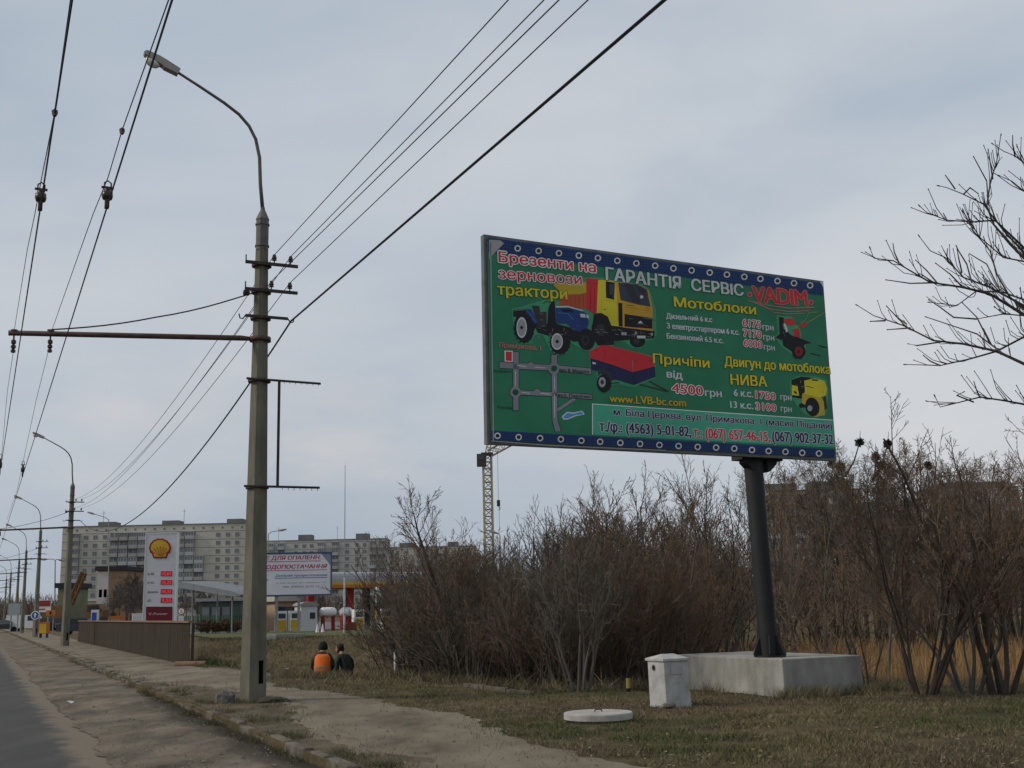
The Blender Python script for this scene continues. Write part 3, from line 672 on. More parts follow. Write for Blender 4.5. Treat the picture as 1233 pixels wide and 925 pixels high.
# street map
F = (585, 405, 7.711)
def fz(*p): return zc(F, p)
for w, c, ly in ((1.0, 'charcoal', 4), (0, 'road grey', 5)):
    g = w * 6
    ppoly(fz((240 - g, 152 - g), (292 + g, 152 - g), (290 + g, 692 + g), (242 - g, 692 + g)), c, ly)
    ppoly(fz((115 - g, 245 - g), (700, 280 - g), (965 + g, 305 - g), (962 + g, 358 + g), (640, 325 + g), (115 - g, 300 + g)), c, ly)
    ppoly(fz((594 - g, 178 - g), (648 + g, 178 - g), (650 + g, 780), (682 + g, 888), (630 - g, 888), (605 - g, 780)), c, ly)
    ppoly(fz((250, 505 - g), (620, 525 - g), (970 + g, 548 - g), (968 + g, 588 + g), (600, 560 + g), (250, 545 + g)), c, ly)
    ppoly(fz((650, 675 - g), (790, 580 - g), (830 + g, 590), (655, 705 + g)), c, ly)
    for cx, cy, r in ((262, 525, 52), (620, 305, 56), (405, 280, 34), (462, 525, 32)):
        x, y = fz((cx, cy))[0]; pell(x, y, (r + g) / 7.711, (r + g) / 7.711, c, ly + .3)
for cx, cy, r in ((262, 525, 28), (620, 305, 28)):
    x, y = fz((cx, cy))[0]; pell(x, y, r / 7.711, r / 7.711, 'dark green', 6)
for q in (((275, 275), (365, 290)), ((440, 292), (540, 300)), ((262, 330), (262, 470)), ((322, 525), (395, 535)), ((495, 532), (580, 545)), ((622, 380), (624, 500)), ((624, 540), (625, 760))): pline(fz(*q), .9, 'grey white', 6.3)
ppoly(fz((160, 140), (236, 142), (236, 244), (162, 240)), 'white', 6); ppoly(fz((170, 148), (228, 150), (228, 237), (172, 233)), 'red', 6.6)
ptext('Примакова, 1', *fz((112, 108))[0], *fz((498, 138))[0], 6, 'pink', bold=.03, outline='dark red', ob=.03)
ptext('вул. Я. Мудрого', *fz((668, 332))[0], *fz((945, 350))[0], 3.8, 'black', bold=.04)
ptext('вул. Павлічко', *fz((655, 563))[0], *fz((960, 580))[0], 3.8, 'black', bold=.04)
ptext('Козацька', *fz((60, 338))[0], *fz((222, 342))[0], 3.2, 'dark green', bold=.04); ptext('Тетіїв', *fz((90, 675))[0], *fz((232, 682))[0], 3.2, 'dark green', bold=.04)
ppoly(fz((690, 748), (740, 706), (800, 712), (880, 696), (905, 730), (820, 748), (745, 778), (705, 778)), 'grey white', 5); ppoly(fz((704, 750), (745, 716), (800, 724), (872, 706), (892, 728), (815, 738), (742, 768), (712, 768)), 'sky blue', 5.6)
# picture of a tipper lorry
B_ = (690, 325, 9.2545)
def bz(*p): return zc(B_, p)
ppoly(bz((-10, 430), (100, 95), (300, 90), (480, 140), (760, 160), (835, 230), (905, 450), (915, 720), (880, 790), (790, 800), (740, 880), (640, 870), (560, 810), (450, 800), (430, 870), (200, 880), (60, 700)), 'glow green', 1)
ppoly(bz((-230, 160), (130, 145), (130, 260), (60, 282), (-120, 285), (-230, 190)), 'gold', 6)
ppoly(bz((-170, 285), (60, 280), (130, 262), (140, 450), (-20, 430), (-170, 420)), 'orange', 6.2)
for k in range(6): pline(bz((-140 + k * 48, 288), (-138 + k * 48, 430)), .6, 'dark red', 6.6)
ppoly(bz((130, 100), (265, 112), (250, 490), (215, 500), (130, 440)), 'red', 6.7); pline(bz((130, 150), (262, 165)), .5, 'dark red', 7)
ppoly(bz((262, 125), (300, 120), (480, 138), (500, 640), (410, 630), (370, 530), (300, 490), (245, 488)), 'yellow', 7)
ppoly(bz((345, 135), (440, 150), (432, 340), (350, 320)), 'black', 7.4); ppoly(bz((385, 170), (432, 170), (428, 290), (390, 285)), 'glass blue', 7.7)
ppoly(bz((455, 140), (720, 175), (820, 232), (868, 440), (868, 690), (545, 650), (500, 640)), 'amber', 7.2)
ppoly(bz((485, 150), (700, 172), (805, 225), (845, 420), (700, 395), (510, 345)), 'glass blue', 7.6)
ppoly(bz((540, 165), (640, 178), (740, 380), (650, 370)), 'charcoal', 7.9); x, y = bz((745, 310))[0]; pell(x, y, 2.0, 2.0, 'grey white', 8.2)
ppoly(bz((485, 375), (530, 380), (535, 640), (488, 635)), 'black', 7.6); ppoly(bz((555, 500), (865, 545), (865, 665), (555, 640)), 'black', 7.6)
ppoly(bz((710, 590), (735, 575), (760, 605), (710, 605)), 'grey white', 8)
ppoly(bz((400, 630), (870, 690), (890, 690), (885, 770), (780, 770), (450, 800), (420, 760)), 'black', 6.8)
ppoly(bz((520, 700), (580, 706), (578, 738), (520, 735)), 'silver', 7.8); ppoly(bz((695, 740), (790, 742), (786, 772), (695, 770)), 'grey white', 7.8)
for q in ((682, 712), (858, 725)): x, y = bz(q)[0]; pell(x, y, 1.5, 1.7, 'silver', 7.9)
for cx, cy, rx, ry in ((300, 680, 112, 165), (700, 800, 85, 70)):
    x, y = bz((cx, cy))[0]; pell(x, y, rx / 9.25, ry / 9.25, 'black', 6.6); pell(x - 1, y, rx / 22, ry / 22, 'charcoal', 6.9)
ppoly(bz((215, 500), (300, 490), (370, 530), (440, 660), (440, 840), (260, 850), (190, 700)), 'black', 6.5)
# picture of a blue tractor
A_ = (600, 330, 9.25)
def az(*p): return zc(A_, p)
ppoly(az((130, 400), (350, 340), (480, 300), (600, 290), (960, 400), (1010, 600), (1080, 720), (1060, 840), (960, 870), (780, 770), (760, 880), (650, 915), (560, 860), (480, 690), (390, 690), (350, 780), (260, 790), (190, 740), (150, 560)), 'glow green', 5)
ppoly(az((150, 410), (280, 400), (300, 450), (420, 560), (380, 640), (300, 540), (240, 480), (150, 485)), 'black', 9)
ppoly(az((285, 400), (350, 400), (430, 560), (330, 560)), 'tractor blue', 9.3); ppoly(az((355, 360), (440, 365), (450, 430), (520, 430), (520, 600), (430, 600)), 'charcoal', 9.2)
ppoly(az((620, 370), (760, 370), (930, 420), (975, 470), (990, 560), (960, 660), (830, 640), (740, 560), (630, 560)), 'tractor blue', 9.3)
ppoly(az((680, 395), (800, 405), (820, 440), (700, 430)), 'black', 9.6); ppoly(az((620, 368), (760, 366), (930, 415), (925, 425), (760, 380), (625, 384)), 'grey white', 9.6)
for q in (((890, 450), (950, 455), (955, 495), (900, 490)), ((962, 460), (990, 470), (990, 505), (965, 495))): ppoly(az(*q), 'grey white', 9.7)
ppoly(az((540, 390), (580, 310), (610, 310), (625, 560), (560, 600), (530, 560)), 'black', 9.4); pline(az((480, 340), (520, 310), (560, 330)), .7, 'black', 9.5)
ppoly(az((380, 560), (620, 560), (840, 620), (980, 640), (960, 760), (820, 760), (620, 660), (560, 700), (420, 660)), 'black', 9.1)
for cx, cy, rx, ry, r2x, r2y in ((270, 610, 110, 165, 0, 0), (670, 765, 112, 135, 0, 0), (965, 735, 95, 120, 0, 0)):
    x, y = az((cx, cy))[0]; pell(x, y, rx / 9.25, ry / 9.25, 'black', 9.5, 26, -.1)
for cx, cy, rx, ry in ((243, 605, 58, 116), (637, 760, 64, 92)):
    x, y = az((cx, cy))[0]; pell(x, y, rx / 9.25, ry / 9.25, 'grey white', 9.9); pell(x, y, rx / 9.25 * .82, ry / 9.25 * .82, 'silver', 10.2); pell(x, y, 1.8, 2.2, 'black', 10.5)
x, y = az((950, 745))[0]; pell(x, y, 4.5, 6.5, 'charcoal', 9.9); pell(x + .3, y, 2.6, 4, 'black', 10.2)
for k in range(16):
    q = 2 * math.pi * k / 16
    for cx, cy, rx, ry in ((270, 610, 112, 168), (670, 765, 114, 137)):
        x, y = az((cx + rx * math.cos(q), cy + ry * math.sin(q)))[0]; pell(x, y, 1.0, 1.0, 'black', 9.4, 6)
# picture of a trailer with red cover
C_ = (690, 405, 10.275)
def cz(*p): return zc(C_, p)
ppoly(cz((180, 180), (330, 105), (560, 165), (970, 250), (1010, 380), (1000, 520), (740, 640), (540, 600), (440, 620), (420, 700), (360, 705), (290, 640), (270, 440), (190, 430)), 'glow green', 3)
ppoly(cz((195, 280), (440, 350), (720, 450), (995, 385), (1000, 510), (730, 610), (540, 550), (440, 540), (290, 440), (205, 425)), 'navy', 6)
ppoly(cz((190, 190), (330, 118), (400, 118), (970, 262), (990, 380), (720, 455), (440, 355), (190, 282)), 'red', 7); ppoly(cz((700, 270), (970, 262), (990, 380), (725, 452)), 'dark red', 7.3) if False else None
pline(cz((195, 284), (440, 356), (720, 456), (992, 384)), .7, 'black', 7.5); pline(cz((735, 460), (735, 600)), .7, 'black', 7.5); pline(cz((715, 300), (722, 440)), .7, 'pink', 7.6)
ppoly(cz((218, 325), (262, 335), (262, 355), (220, 350)), 'grey white', 7)
x, y = cz((365, 590))[0]; pell(x, y, 8.6, 11, 'black', 7, 24, -.1); x, y = cz((340, 575))[0]; pell(x, y, 4.2, 6.2, 'silver', 7.5); pell(x, y, 2.0, 3, 'charcoal', 7.8)
ppoly(cz((290, 420), (360, 400), (450, 450), (470, 560), (440, 560), (410, 480), (330, 460), (290, 500)), 'charcoal', 7.2); pline(cz((440, 590), (550, 580)), 1.4, 'charcoal', 7)
for q in (((800, 600), (1150, 690)), ((920, 560), (1160, 690))): pline(cz(*q), 1.6, 'charcoal', 7)
# picture of a red walking tractor
D_ = (915, 360, 11.567)
def dz(*p): return zc(D_, p)
ppoly(dz((200, 240), (420, 250), (480, 360), (540, 430), (560, 560), (620, 640), (600, 820), (500, 860), (420, 780), (280, 680), (180, 540), (230, 480)), 'glow green', 3)
ppoly(dz((240, 260), (310, 270), (300, 420), (420, 520), (560, 570), (690, 620), (600, 640), (560, 720), (420, 740), (300, 660), (290, 590), (190, 545), (250, 500)), 'black', 6)
ppoly(dz((300, 290), (430, 280), (470, 340), (440, 380), (340, 370)), 'red', 7); ppoly(dz((430, 430), (520, 425), (540, 545), (440, 530)), 'red', 7)
ppoly(dz((300, 360), (330, 350), (365, 450), (340, 480)), 'grey white', 7); pline(dz((440, 420), (640, 340), (870, 200)), .7, 'gold', 6.5); pline(dz((540, 350), (600, 310), (660, 200), (780, 190)), .7, 'gold', 6.5)
ppoly(dz((520, 380), (620, 330), (630, 370), (560, 420)), 'red', 6.8); pline(dz((450, 530), (690, 625)), 1.4, 'black', 6.8)
x, y = dz((515, 740))[0]; pell(x, y, 8.2, 9.3, 'black', 7); pell(x, y, 5, 5.8, 'dark red', 7.4); pell(x, y, 1.6, 1.8, 'black', 7.7)
for q in (((785, 655), (900, 685)), ((675, 765), (815, 800))): pline(dz(*q), 1.2, 'black', 6)
# picture of a yellow engine
E_ = (930, 440, 11.5625)
def ez(*p): return zc(E_, p)
ppoly(ez((220, 210), (340, 150), (560, 150), (730, 210), (760, 380), (720, 700), (560, 750), (430, 690), (330, 580), (220, 430)), 'glow green', 3)
ppoly(ez((240, 210), (380, 165), (520, 180), (420, 240), (420, 480), (250, 450)), 'black', 6); ppoly(ez((245, 280), (325, 300), (345, 430), (245, 420)), 'yellow', 7); ppoly(ez((270, 360), (315, 380), (310, 410), (275, 390)), 'black', 7.3)
ppoly(ez((415, 220), (560, 190), (700, 225), (735, 330), (720, 420), (640, 460), (400, 400), (430, 380)), 'yellow', 7); ppoly(ez((525, 200), (610, 205), (610, 225), (525, 220)), 'black', 7.4); pline(ez((440, 295), (550, 322)), 1.0, 'black', 7.4)
ppoly(ez((390, 400), (640, 460), (720, 480), (700, 700), (560, 725), (380, 520)), 'gold', 6.8)
ppoly(ez((660, 440), (720, 440), (735, 600), (700, 640), (690, 520)), 'charcoal', 7)
x, y = ez((530, 585))[0]; pell(x, y, 8.3, 11.5, 'black', 7.4, 24, -.25); x, y = ez((495, 605))[0]; pell(x, y, 3, 3.6, 'silver', 7.8); ppoly(ez((340, 560), (370, 530), (440, 560), (440, 590), (360, 600)), 'black', 7.2)
# finer printed detail of the pictures
rd = random.Random(31)
def flecks(crop, box, n, cols, lay, w=.45, ln=(2, 7), ang=(.0, .25)):
    x0, y0, x1, y1 = box
    for k in range(n):
        x, y = rd.uniform(x0, x1), rd.uniform(y0, y1); a = rd.uniform(*ang) + (1.57 if rd.random() < .35 else 0); l = rd.uniform(*ln); q = zc(crop, [(x, y)])[0]
        pline([q, (q[0] + l * math.cos(a), q[1] + l * math.sin(a))], w * rd.uniform(.6, 1.5), rd.choice(cols), lay + .01 * k)
flecks(A_, (400, 590, 760, 700), 26, ['charcoal', 'silver', 'road grey', 'tractor blue', 'charcoal'], 9.72, .4, (1.5, 5))
flecks(A_, (760, 560, 960, 720), 14, ['charcoal', 'road grey', 'tractor blue'], 9.72, .4, (1.5, 4))
flecks(A_, (430, 430, 520, 590), 10, ['black', 'road grey'], 9.5, .5, (1.5, 4))
for q, c, w in ((((640, 440), (760, 450), (820, 520)), 'sky blue', .5), (((630, 470), (730, 480)), 'dark blue', .8), (((850, 470), (960, 560)), 'dark blue', 1.0), (((300, 412), (350, 470), (400, 545)), 'sky blue', .5), (((160, 418), (280, 408)), 'silver', .4)): pline(az(*q), w, c, 9.75)
for k in range(10):
    a = 2 * math.pi * k / 10
    for cx, cy, r1, r2_ in ((243, 605, 30, 80), (637, 760, 30, 68)): pline(az((cx + r1 * .5 * math.cos(a), cy + r1 * math.sin(a)), (cx + r2_ * .5 * math.cos(a), cy + r2_ * math.sin(a))), .3, 'road grey', 10.3)
flecks(B_, (220, 660, 480, 830), 22, ['charcoal', 'road grey', 'charcoal'], 7.1, .5, (2, 6)); flecks(B_, (430, 660, 860, 760), 18, ['charcoal', 'road grey', 'silver'], 7.0, .4, (2, 6))
flecks(B_, (565, 520, 860, 640), 22, ['charcoal', 'charcoal', 'road grey'], 7.7, .3, (5, 12), (.10, .14))
for q, c, w in ((((300, 330), (300, 490)), 'gold', .4), (((330, 345), (470, 365)), 'gold', .5), (((470, 360), (490, 630)), 'gold', .6), (((550, 420), (860, 470)), 'orange', .4), (((560, 470), (860, 520)), 'gold', .7), (((575, 400), (660, 410)), 'charcoal', .6), (((790, 430), (840, 440)), 'charcoal', .6), (((320, 445), (350, 450)), 'black', .8), (((180, 170), (175, 470)), 'dark red', .9), (((225, 160), (220, 480)), 'dark red', .5)): pline(bz(*q), w, c, 8.3)
ppoly(bz((430, 150), (450, 150), (440, 345), (420, 340)), 'glass blue', 8.2); ppoly(bz((690, 190), (780, 225), (800, 300), (720, 260)), 'charcoal', 7.85)
flecks(C_, (220, 300, 700, 500), 14, ['dark blue', 'blue', 'black'], 7.05, .5, (3, 8), (.2, .3)); flecks(C_, (230, 160, 900, 360), 12, ['dark red', 'red'], 7.25, .5, (4, 10), (.15, .3))
flecks(D_, (250, 280, 560, 700), 26, ['charcoal', 'silver', 'dark red', 'black'], 7.6, .35, (1, 3.5)); flecks(E_, (250, 190, 410, 440), 14, ['charcoal', 'road grey', 'gold'], 7.5, .35, (1, 4)); flecks(E_, (400, 430, 700, 700), 12, ['charcoal', 'amber', 'silver'], 7.2, .35, (1, 4)); flecks(E_, (430, 240, 700, 420), 8, ['gold', 'amber'], 7.3, .4, (2, 5))
pm.build('poster', PMATS, bill)
# mast and footing
pole_c = BO + BU * ((pp(926, 553)[0])) - BN * .30
foot_top = LAWN + .62
px_ = pole_c.x; py_ = pole_c.y
b = MB(); b.lathe([(.160, foot_top - .02), (.160, foot_top + 1), (.165, z0 - .3), (.168, z0 + .0), (.168, z0 + 1.6)], (px_, py_, 0), 28, (V((1, 0, 0)), V((0, 1, 0)), V((-.022, 0, 1))))
b.lathe([(.27, foot_top), (.27, foot_top + .03)], (px_, py_, 0), 20)
b.build('mast', M_black_mast if 'M_black_mast' in globals() else mat('dark grey mast paint', (.009, .010, .011), .6, c2=(.018, .019, .021), scale=3, spec=.4), bill, smooth=False)
for k in range(6):
    a = k * math.pi / 3 + .3; d = V((math.cos(a), math.sin(a), 0)); c = V((px_, py_, foot_top)) + d * .15
    b = MB(); b.prism([(0, .03), (.16, .03), (.16, .07), (.03, .36), (0, .36)], c, d, ZUP, d.cross(ZUP), -.012, .012); b.build('gusset', mat('dark grey mast paint', (0, 0, 0)), bill)
b = MB(); cc = V((px_, py_, z0 - .03))
for sgn in (-1, 1): b.prism([(0, -.20), (.06, -.18), (.22, -.04), (.22, .02), (0, .02)], cc + BU * (sgn * .12), BU * sgn, ZUP, BN, -.10, .10)
b.box(cc + ZUP * .06 - BN * .02, (.9, .30, .10), A3)
b.build('head_bracket', mat('dark grey mast paint', (0, 0, 0)), bill)
fn = hit_z(945, 842, LAWN - .02)
FB = MB(); FL_, FW_ = 3.0, 1.72; fo = fn
foot_rel = V((px_, py_, 0)) - fo
c = fo + BU * (FW_ / 2) - BN * (FL_ / 2); c.z = LAWN - .15 + (.62 + .15) / 2
FB.box(c, (FW_, FL_, .77), A3, .995)
import bmesh
fobj = FB.build('footing', mat('cast concrete footing', (.17, .165, .145), .92, c2=(.37, .36, .325), scale=2.6, bump=.4, bscale=25, detail=11, stretch=(1, 1, .4)), bill)
bv = fobj.modifiers.new('bevel', 'BEVEL'); bv.width = .025; bv.segments = 2
print('FOOT', [round(q, 2) for q in fo], 'mast rel', foot_rel.dot(BU), -foot_rel.dot(BN), 'z0', z0, 'BW', BW, 'BH', BH)
# cable stubs on the footing
b = MB()
for k in range(1): b.tube([V((px_ + U_(-.5, .3), py_ - .25 + U_(-.2, .1), foot_top)), V((px_ + U_(-.4, .4), py_ - .35, foot_top + U_(.02, .06)))], .012, 5)
b.build('loose_cable', M_cable, bill)
# ------------------------------------------------------------------ white utility box beside the footing
q = hit_z(803, 853, LAWN); BX = empty('utility_box', q, 'small white concrete utility box with a round hole, standing in front of the billboard footing', 'utility box')
w = .46; X2, Y2 = BU, -BN
b = MB(); tl_v = V((-.03, 0, 1)).normalized()
b.box(q + X2 * w / 2 + Y2 * w / 2 + tl_v * .34, (w, w, .70), (X2, Y2, tl_v), .97)
M_box = mat('stained whitewash', (.27, .27, .255), .85, c2=(.52, .52, .50), scale=3.2, bump=.25, bscale=18, detail=10)
body = b.build('box_body', M_box, BX); bv = body.modifiers.new('bevel', 'BEVEL'); bv.width = .012; bv.segments = 2
b = MB(); o = q + X2 * w / 2 + Y2 * w / 2 + tl_v * .69; hw = w / 2 * .97 + .025
top = [o + X2 * a * hw + Y2 * c * hw for a, c in ((-1, -1), (1, -1), (1, 1), (-1, 1))]; t2 = [p + tl_v * .035 for p in top]; rg = [o + X2 * (-.1) + tl_v * .10, o + X2 * .12 + tl_v * .10]
b.add(top + t2 + rg, [(3, 2, 1, 0), (0, 1, 5, 4), (1, 2, 6, 5), (2, 3, 7, 6), (3, 0, 4, 7), (4, 5, 9, 8), (5, 6, 9), (6, 7, 8, 9), (7, 4, 8)])
b.build('box_roof', M_box, BX)
b = MB(); hc = q - X2 * .0 + Y2 * (w * .62) + tl_v * .585 - X2 * .0
b.lathe([(.055, -.012), (.055, .004), (.04, .004), (.04, -.03)], hc + X2 * .006, 16, (Y2, tl_v, -X2)); b.build('hole_rim', M_conc, BX)
b = MB(); b.lathe([(.039, 0), (.039, .006)], hc + X2 * .006, 16, (Y2, tl_v, -X2)); b.build('vent_hole_shade', M_hole_shade, BX)  # flat black disc, the shade of the hole put into its colour
b = MB(); dc = q + X2 * (w * .52) + tl_v * .56 - Y2 * .0
b.prism([(-.12, -.07), (.10, -.07), (.10, .07), (-.12, .07)], dc, X2, tl_v, -Y2, -.004, .006); b.build('cover_plate', mat('stained whitewash plate', (.36, .36, .35), .8, scale=4), BX)
b = MB()
for k in range(7):
    a = k * .9; p = q + X2 * U_(-.06, .10) - Y2 * U_(.01, .06) + V((0, 0, .03)); b.lathe([(.02, -.02), (.05, 0), (.03, .04), (.005, .055)], p, 6, sx=U_(.7, 1.2))
b.build('broken_mortar', M_conc_dark, BX)
# round slab over a manhole
q = hit_z(720.5, 868, LAWN); MH = empty('manhole_cover', q, 'round pale concrete manhole slab lying on the grass', 'manhole cover')
b = MB(); rr = .47; prof = [(rr * .80, -.06), (rr * .80, .03), (rr, .031), (rr, .10), (rr * .985, .115), (.001, .121)]
b.lathe(prof, q, 44); b.build('slab', mat('worn slab concrete', (.26, .245, .23), .9, c2=(.46, .44, .41), scale=5, bump=.3, bscale=40, detail=9), MH)
b = MB(); b.tube([q + V((-.05, .02, .118)), q + V((-.03, .02, .15)), q + V((.04, .02, .15)), q + V((.06, .02, .118))], .01, 6); b.build('lifting_loop', M_steel, MH)
# ------------------------------------------------------------------ brown parapet along the pavement, stone, pipe, low edging
b0 = LAWN
pa, pz = hit_t(240, 801, 6.25), hit_t(88, 772, 6.25); sa, sz = s_of(hit_z(240, 801, LAWN)), s_of(hit_z(88, 773, LAWN)); ft = (t_of(hit_z(240, 801, LAWN)) + t_of(hit_z(88, 773, LAWN))) / 2
M_fence = mat('brown painted sheet metal', (.024, .018, .010), .8, c2=(.046, .034, .019), scale=1.2, stretch=(1, 1, .4), detail=8)
M_rail = mat('rusty top rail', (.14, .075, .045), .7, c2=(.24, .14, .09), scale=5)
FN = empty('parapet_fence', st((sa + sz) / 2, ft, LAWN), 'long low brown corrugated metal parapet beside the pavement', 'fence')
nP = 11; fh = 1.30
for k in range(nP):
    s0 = sa + (sz - sa) * k / nP; s1 = sa + (sz - sa) * (k + 1) / nP - .03; b = MB(); n = int((s1 - s0) / .09); vs = []
    for j in range(n + 1):
        s = s0 + (s1 - s0) * j / n; d = .018 if (j // 2) % 2 else -.018
        for z in (LAWN - .4, LAWN + fh): vs.append(st(s, ft + d, z))
    for j in range(n + 1):
        s = s0 + (s1 - s0) * j / n; d = .018 if (j // 2) % 2 else -.018
        for z in (LAWN - .4, LAWN + fh): vs.append(st(s, ft + d + .012, z))
    o = 2 * (n + 1)
    b.add(vs, [f for j in range(n) for f in ((2 * j, 2 * j + 1, 2 * j + 3, 2 * j + 2), (o + 2 * j + 2, o + 2 * j + 3, o + 2 * j + 1, o + 2 * j))] + [(0, o, o + 1, 1), (2 * n + 1, o + 2 * n + 1, o + 2 * n, 2 * n)])
    b.build('sheet_panel', M_fence, FN)
b = MB(); c = st((sa + sz) / 2, ft, LAWN + fh + .03); b.box(c, (.14, abs(sz - sa) + .1, .06), (RN, RD, ZUP)); b.build('top_rail', M_rail, FN)
for k in range(nP + 1):
    s = sa + (sz - sa) * k / nP; b = MB(); b.box(st(s, ft + .09, LAWN + fh / 2 - .2), (.08, .08, fh + .38), (RN, RD, ZUP)); b.build('post', M_steel, FN)
# grey stone lump next to the pole
def lump(name, c, r, m, seed, label, cat, sq=(1, 1, .75)):
    b = MB(); rr = random.Random(seed); n = 12; prof = []
    vs = []; 
    for i in range(7):
        ph = -math.pi / 2 + math.pi * i / 6
        for k in range(n):
            a = 2 * math.pi * k / n; q = V((math.cos(ph) * math.cos(a), math.cos(ph) * math.sin(a), math.sin(ph)))
            q *= r * (1 + .38 * noise.noise(q * 1.7 + V((seed, 0, 0))) + .18 * noise.noise(q * 4 + V((0, seed, 0))))
            vs.append(V(c) + V((q.x * sq[0], q.y * sq[1], q.z * sq[2])))
    b.add(vs, [(i * n + k, i * n + (k + 1) % n, (i + 1) * n + (k + 1) % n, (i + 1) * n + k) for i in range(6) for k in range(n)])
    return b.build(name, m, label=label, cat=cat)
q = hit_z(270, 847, LAWN); lump('boulder', q + ZUP * .06, .165, mat('grey stone', (.07, .068, .062), .95, c2=(.17, .16, .145), scale=12, bump=.6, bscale=40), 3, 'grey lump of broken concrete on the ground left of the foreground pole', 'stone', (1.25, .9, .95))
q = hit_z(328, 846, LAWN); lump('earth_clod', q + ZUP * .02, .16, mat('dark soil', (.03, .026, .02), .98, c2=(.07, .06, .045), scale=14, bump=.6), 9, 'low dark heap of soil at the right foot of the foreground pole', 'soil heap', (1.9, 1.2, .55))
q = hit_z(238, 806, LAWN - .1); b = MB(); d = (RN * .9 - RD * .5).normalized()
X2_ = d.orthogonal().normalized(); Y2_ = d.cross(X2_)
b.lathe([(.085, -.7), (.11, -.7), (.11, .25), (.085, .25), (.085, -.68)], q + ZUP * .14, 14, (X2_, Y2_, d)); b.build('drain_pipe', M_rail, label='short rusty pipe end lying in the grass at the right end of the parapet', cat='pipe')
for px, py, lab in ((85, 848, 'crumpled white paper scrap on the sandy road shoulder'), (344, 808, 'small white scrap of litter in the grass between the foreground pole and the people')):
    q = hit_z(px, py, LAWN if px > 200 else .06); b = MB(); n = 7; vs = [q + V((U_(-.09, .09), U_(-.09, .09), U_(.02, .08))) for k in range(n)]
    b.add(vs, [(0, 1, 2), (0, 2, 3), (3, 4, 0), (4, 5, 1), (5, 6, 2), (6, 3, 1)]); b.build('paper_scrap', M_white, label=lab, cat='litter')
# low concrete edging in front of the thicket, with a white post
b = MB()
for (x0, y0, x1, y1) in ((478, 809, 500, 811.5), (560, 823, 642, 832.5)):
    a = hit_z(x0, y0, LAWN + .06); d = hit_z(x1, y1, LAWN + .06); n = max(2, int((d - a).length / 1.0))
    for k in range(n):
        u, w = a.lerp(d, k / n), a.lerp(d, (k + .96) / n); X = (w - u).normalized(); Y = ZUP.cross(X)
        b.box((u + w) / 2 - ZUP * (.09 + U_(0, .03)), ((w - u).length, .10, .20), (X, Y, ZUP))
b.build('low_kerb', M_kerb, kind='structure')
q = hit_z(476, 810, LAWN); b = MB(); b.tube([q - ZUP * .2, q + ZUP * .50], .035, 8); b.build('marker_post', M_white, label='thin short white post at the left edge of the thicket', cat='post')
q = hit_z(757, 837, LAWN - .05); r_ = empty('warning_post', q, 'small yellow marker post with black foot among the bushes left of the utility box', 'post')
b = MB(); b.tube([q + ZUP * .12, q + ZUP * .29], .038, 8); b.build('post_top', mat('yellow paint', (.34, .27, .05), .7), r_)
b = MB(); b.tube([q - ZUP * .2, q + ZUP * .12], .04, 8); b.build('post_foot', M_black, r_)

# ------------------------------------------------------------------ two people sitting on the edge of the hollow
M_skin = mat('skin', (.36, .20, .14), .6); M_jacket = mat('dark jacket', (.018, .022, .022), .9, c2=(.035, .042, .040), scale=9); M_jacket2 = mat('dark green jacket', (.016, .024, .020), .9, c2=(.034, .045, .036), scale=9)
M_vest = mat('orange safety vest', (.62, .115, .012), .75, c2=(.72, .16, .02), scale=7); M_strip = mat('silver reflective band', (.30, .27, .24), .4); M_hat = mat('black knitted cap', (.012, .012, .013), .95); M_trous = mat('dark trousers', (.02, .022, .028), .9); M_hair = mat('dark hair', (.02, .014, .011), .8)
def skin_mesh(verts, edges, radii, root=0, sub=2):
    me = bpy.data.meshes.new('figure'); me.from_pydata([tuple(v) for v in verts], edges, [])
    o = bpy.data.objects.new('figure', me); col.objects.link(o)
    md = o.modifiers.new('skin', 'SKIN'); md.use_smooth_shade = True
    sv = me.skin_vertices[0].data
    for i, r in enumerate(radii): sv[i].radius = (r, r) if not isinstance(r, tuple) else r
    sv[root].use_root = True
    sd2 = o.modifiers.new('sub', 'SUBSURF'); sd2.levels = sub; sd2.render_levels = sub
    bpy.context.view_layer.update(); dg = bpy.context.evaluated_depsgraph_get()
    m2 = bpy.data.meshes.new_from_object(o.evaluated_get(dg)); bpy.data.objects.remove(o); bpy.data.meshes.remove(me); return m2
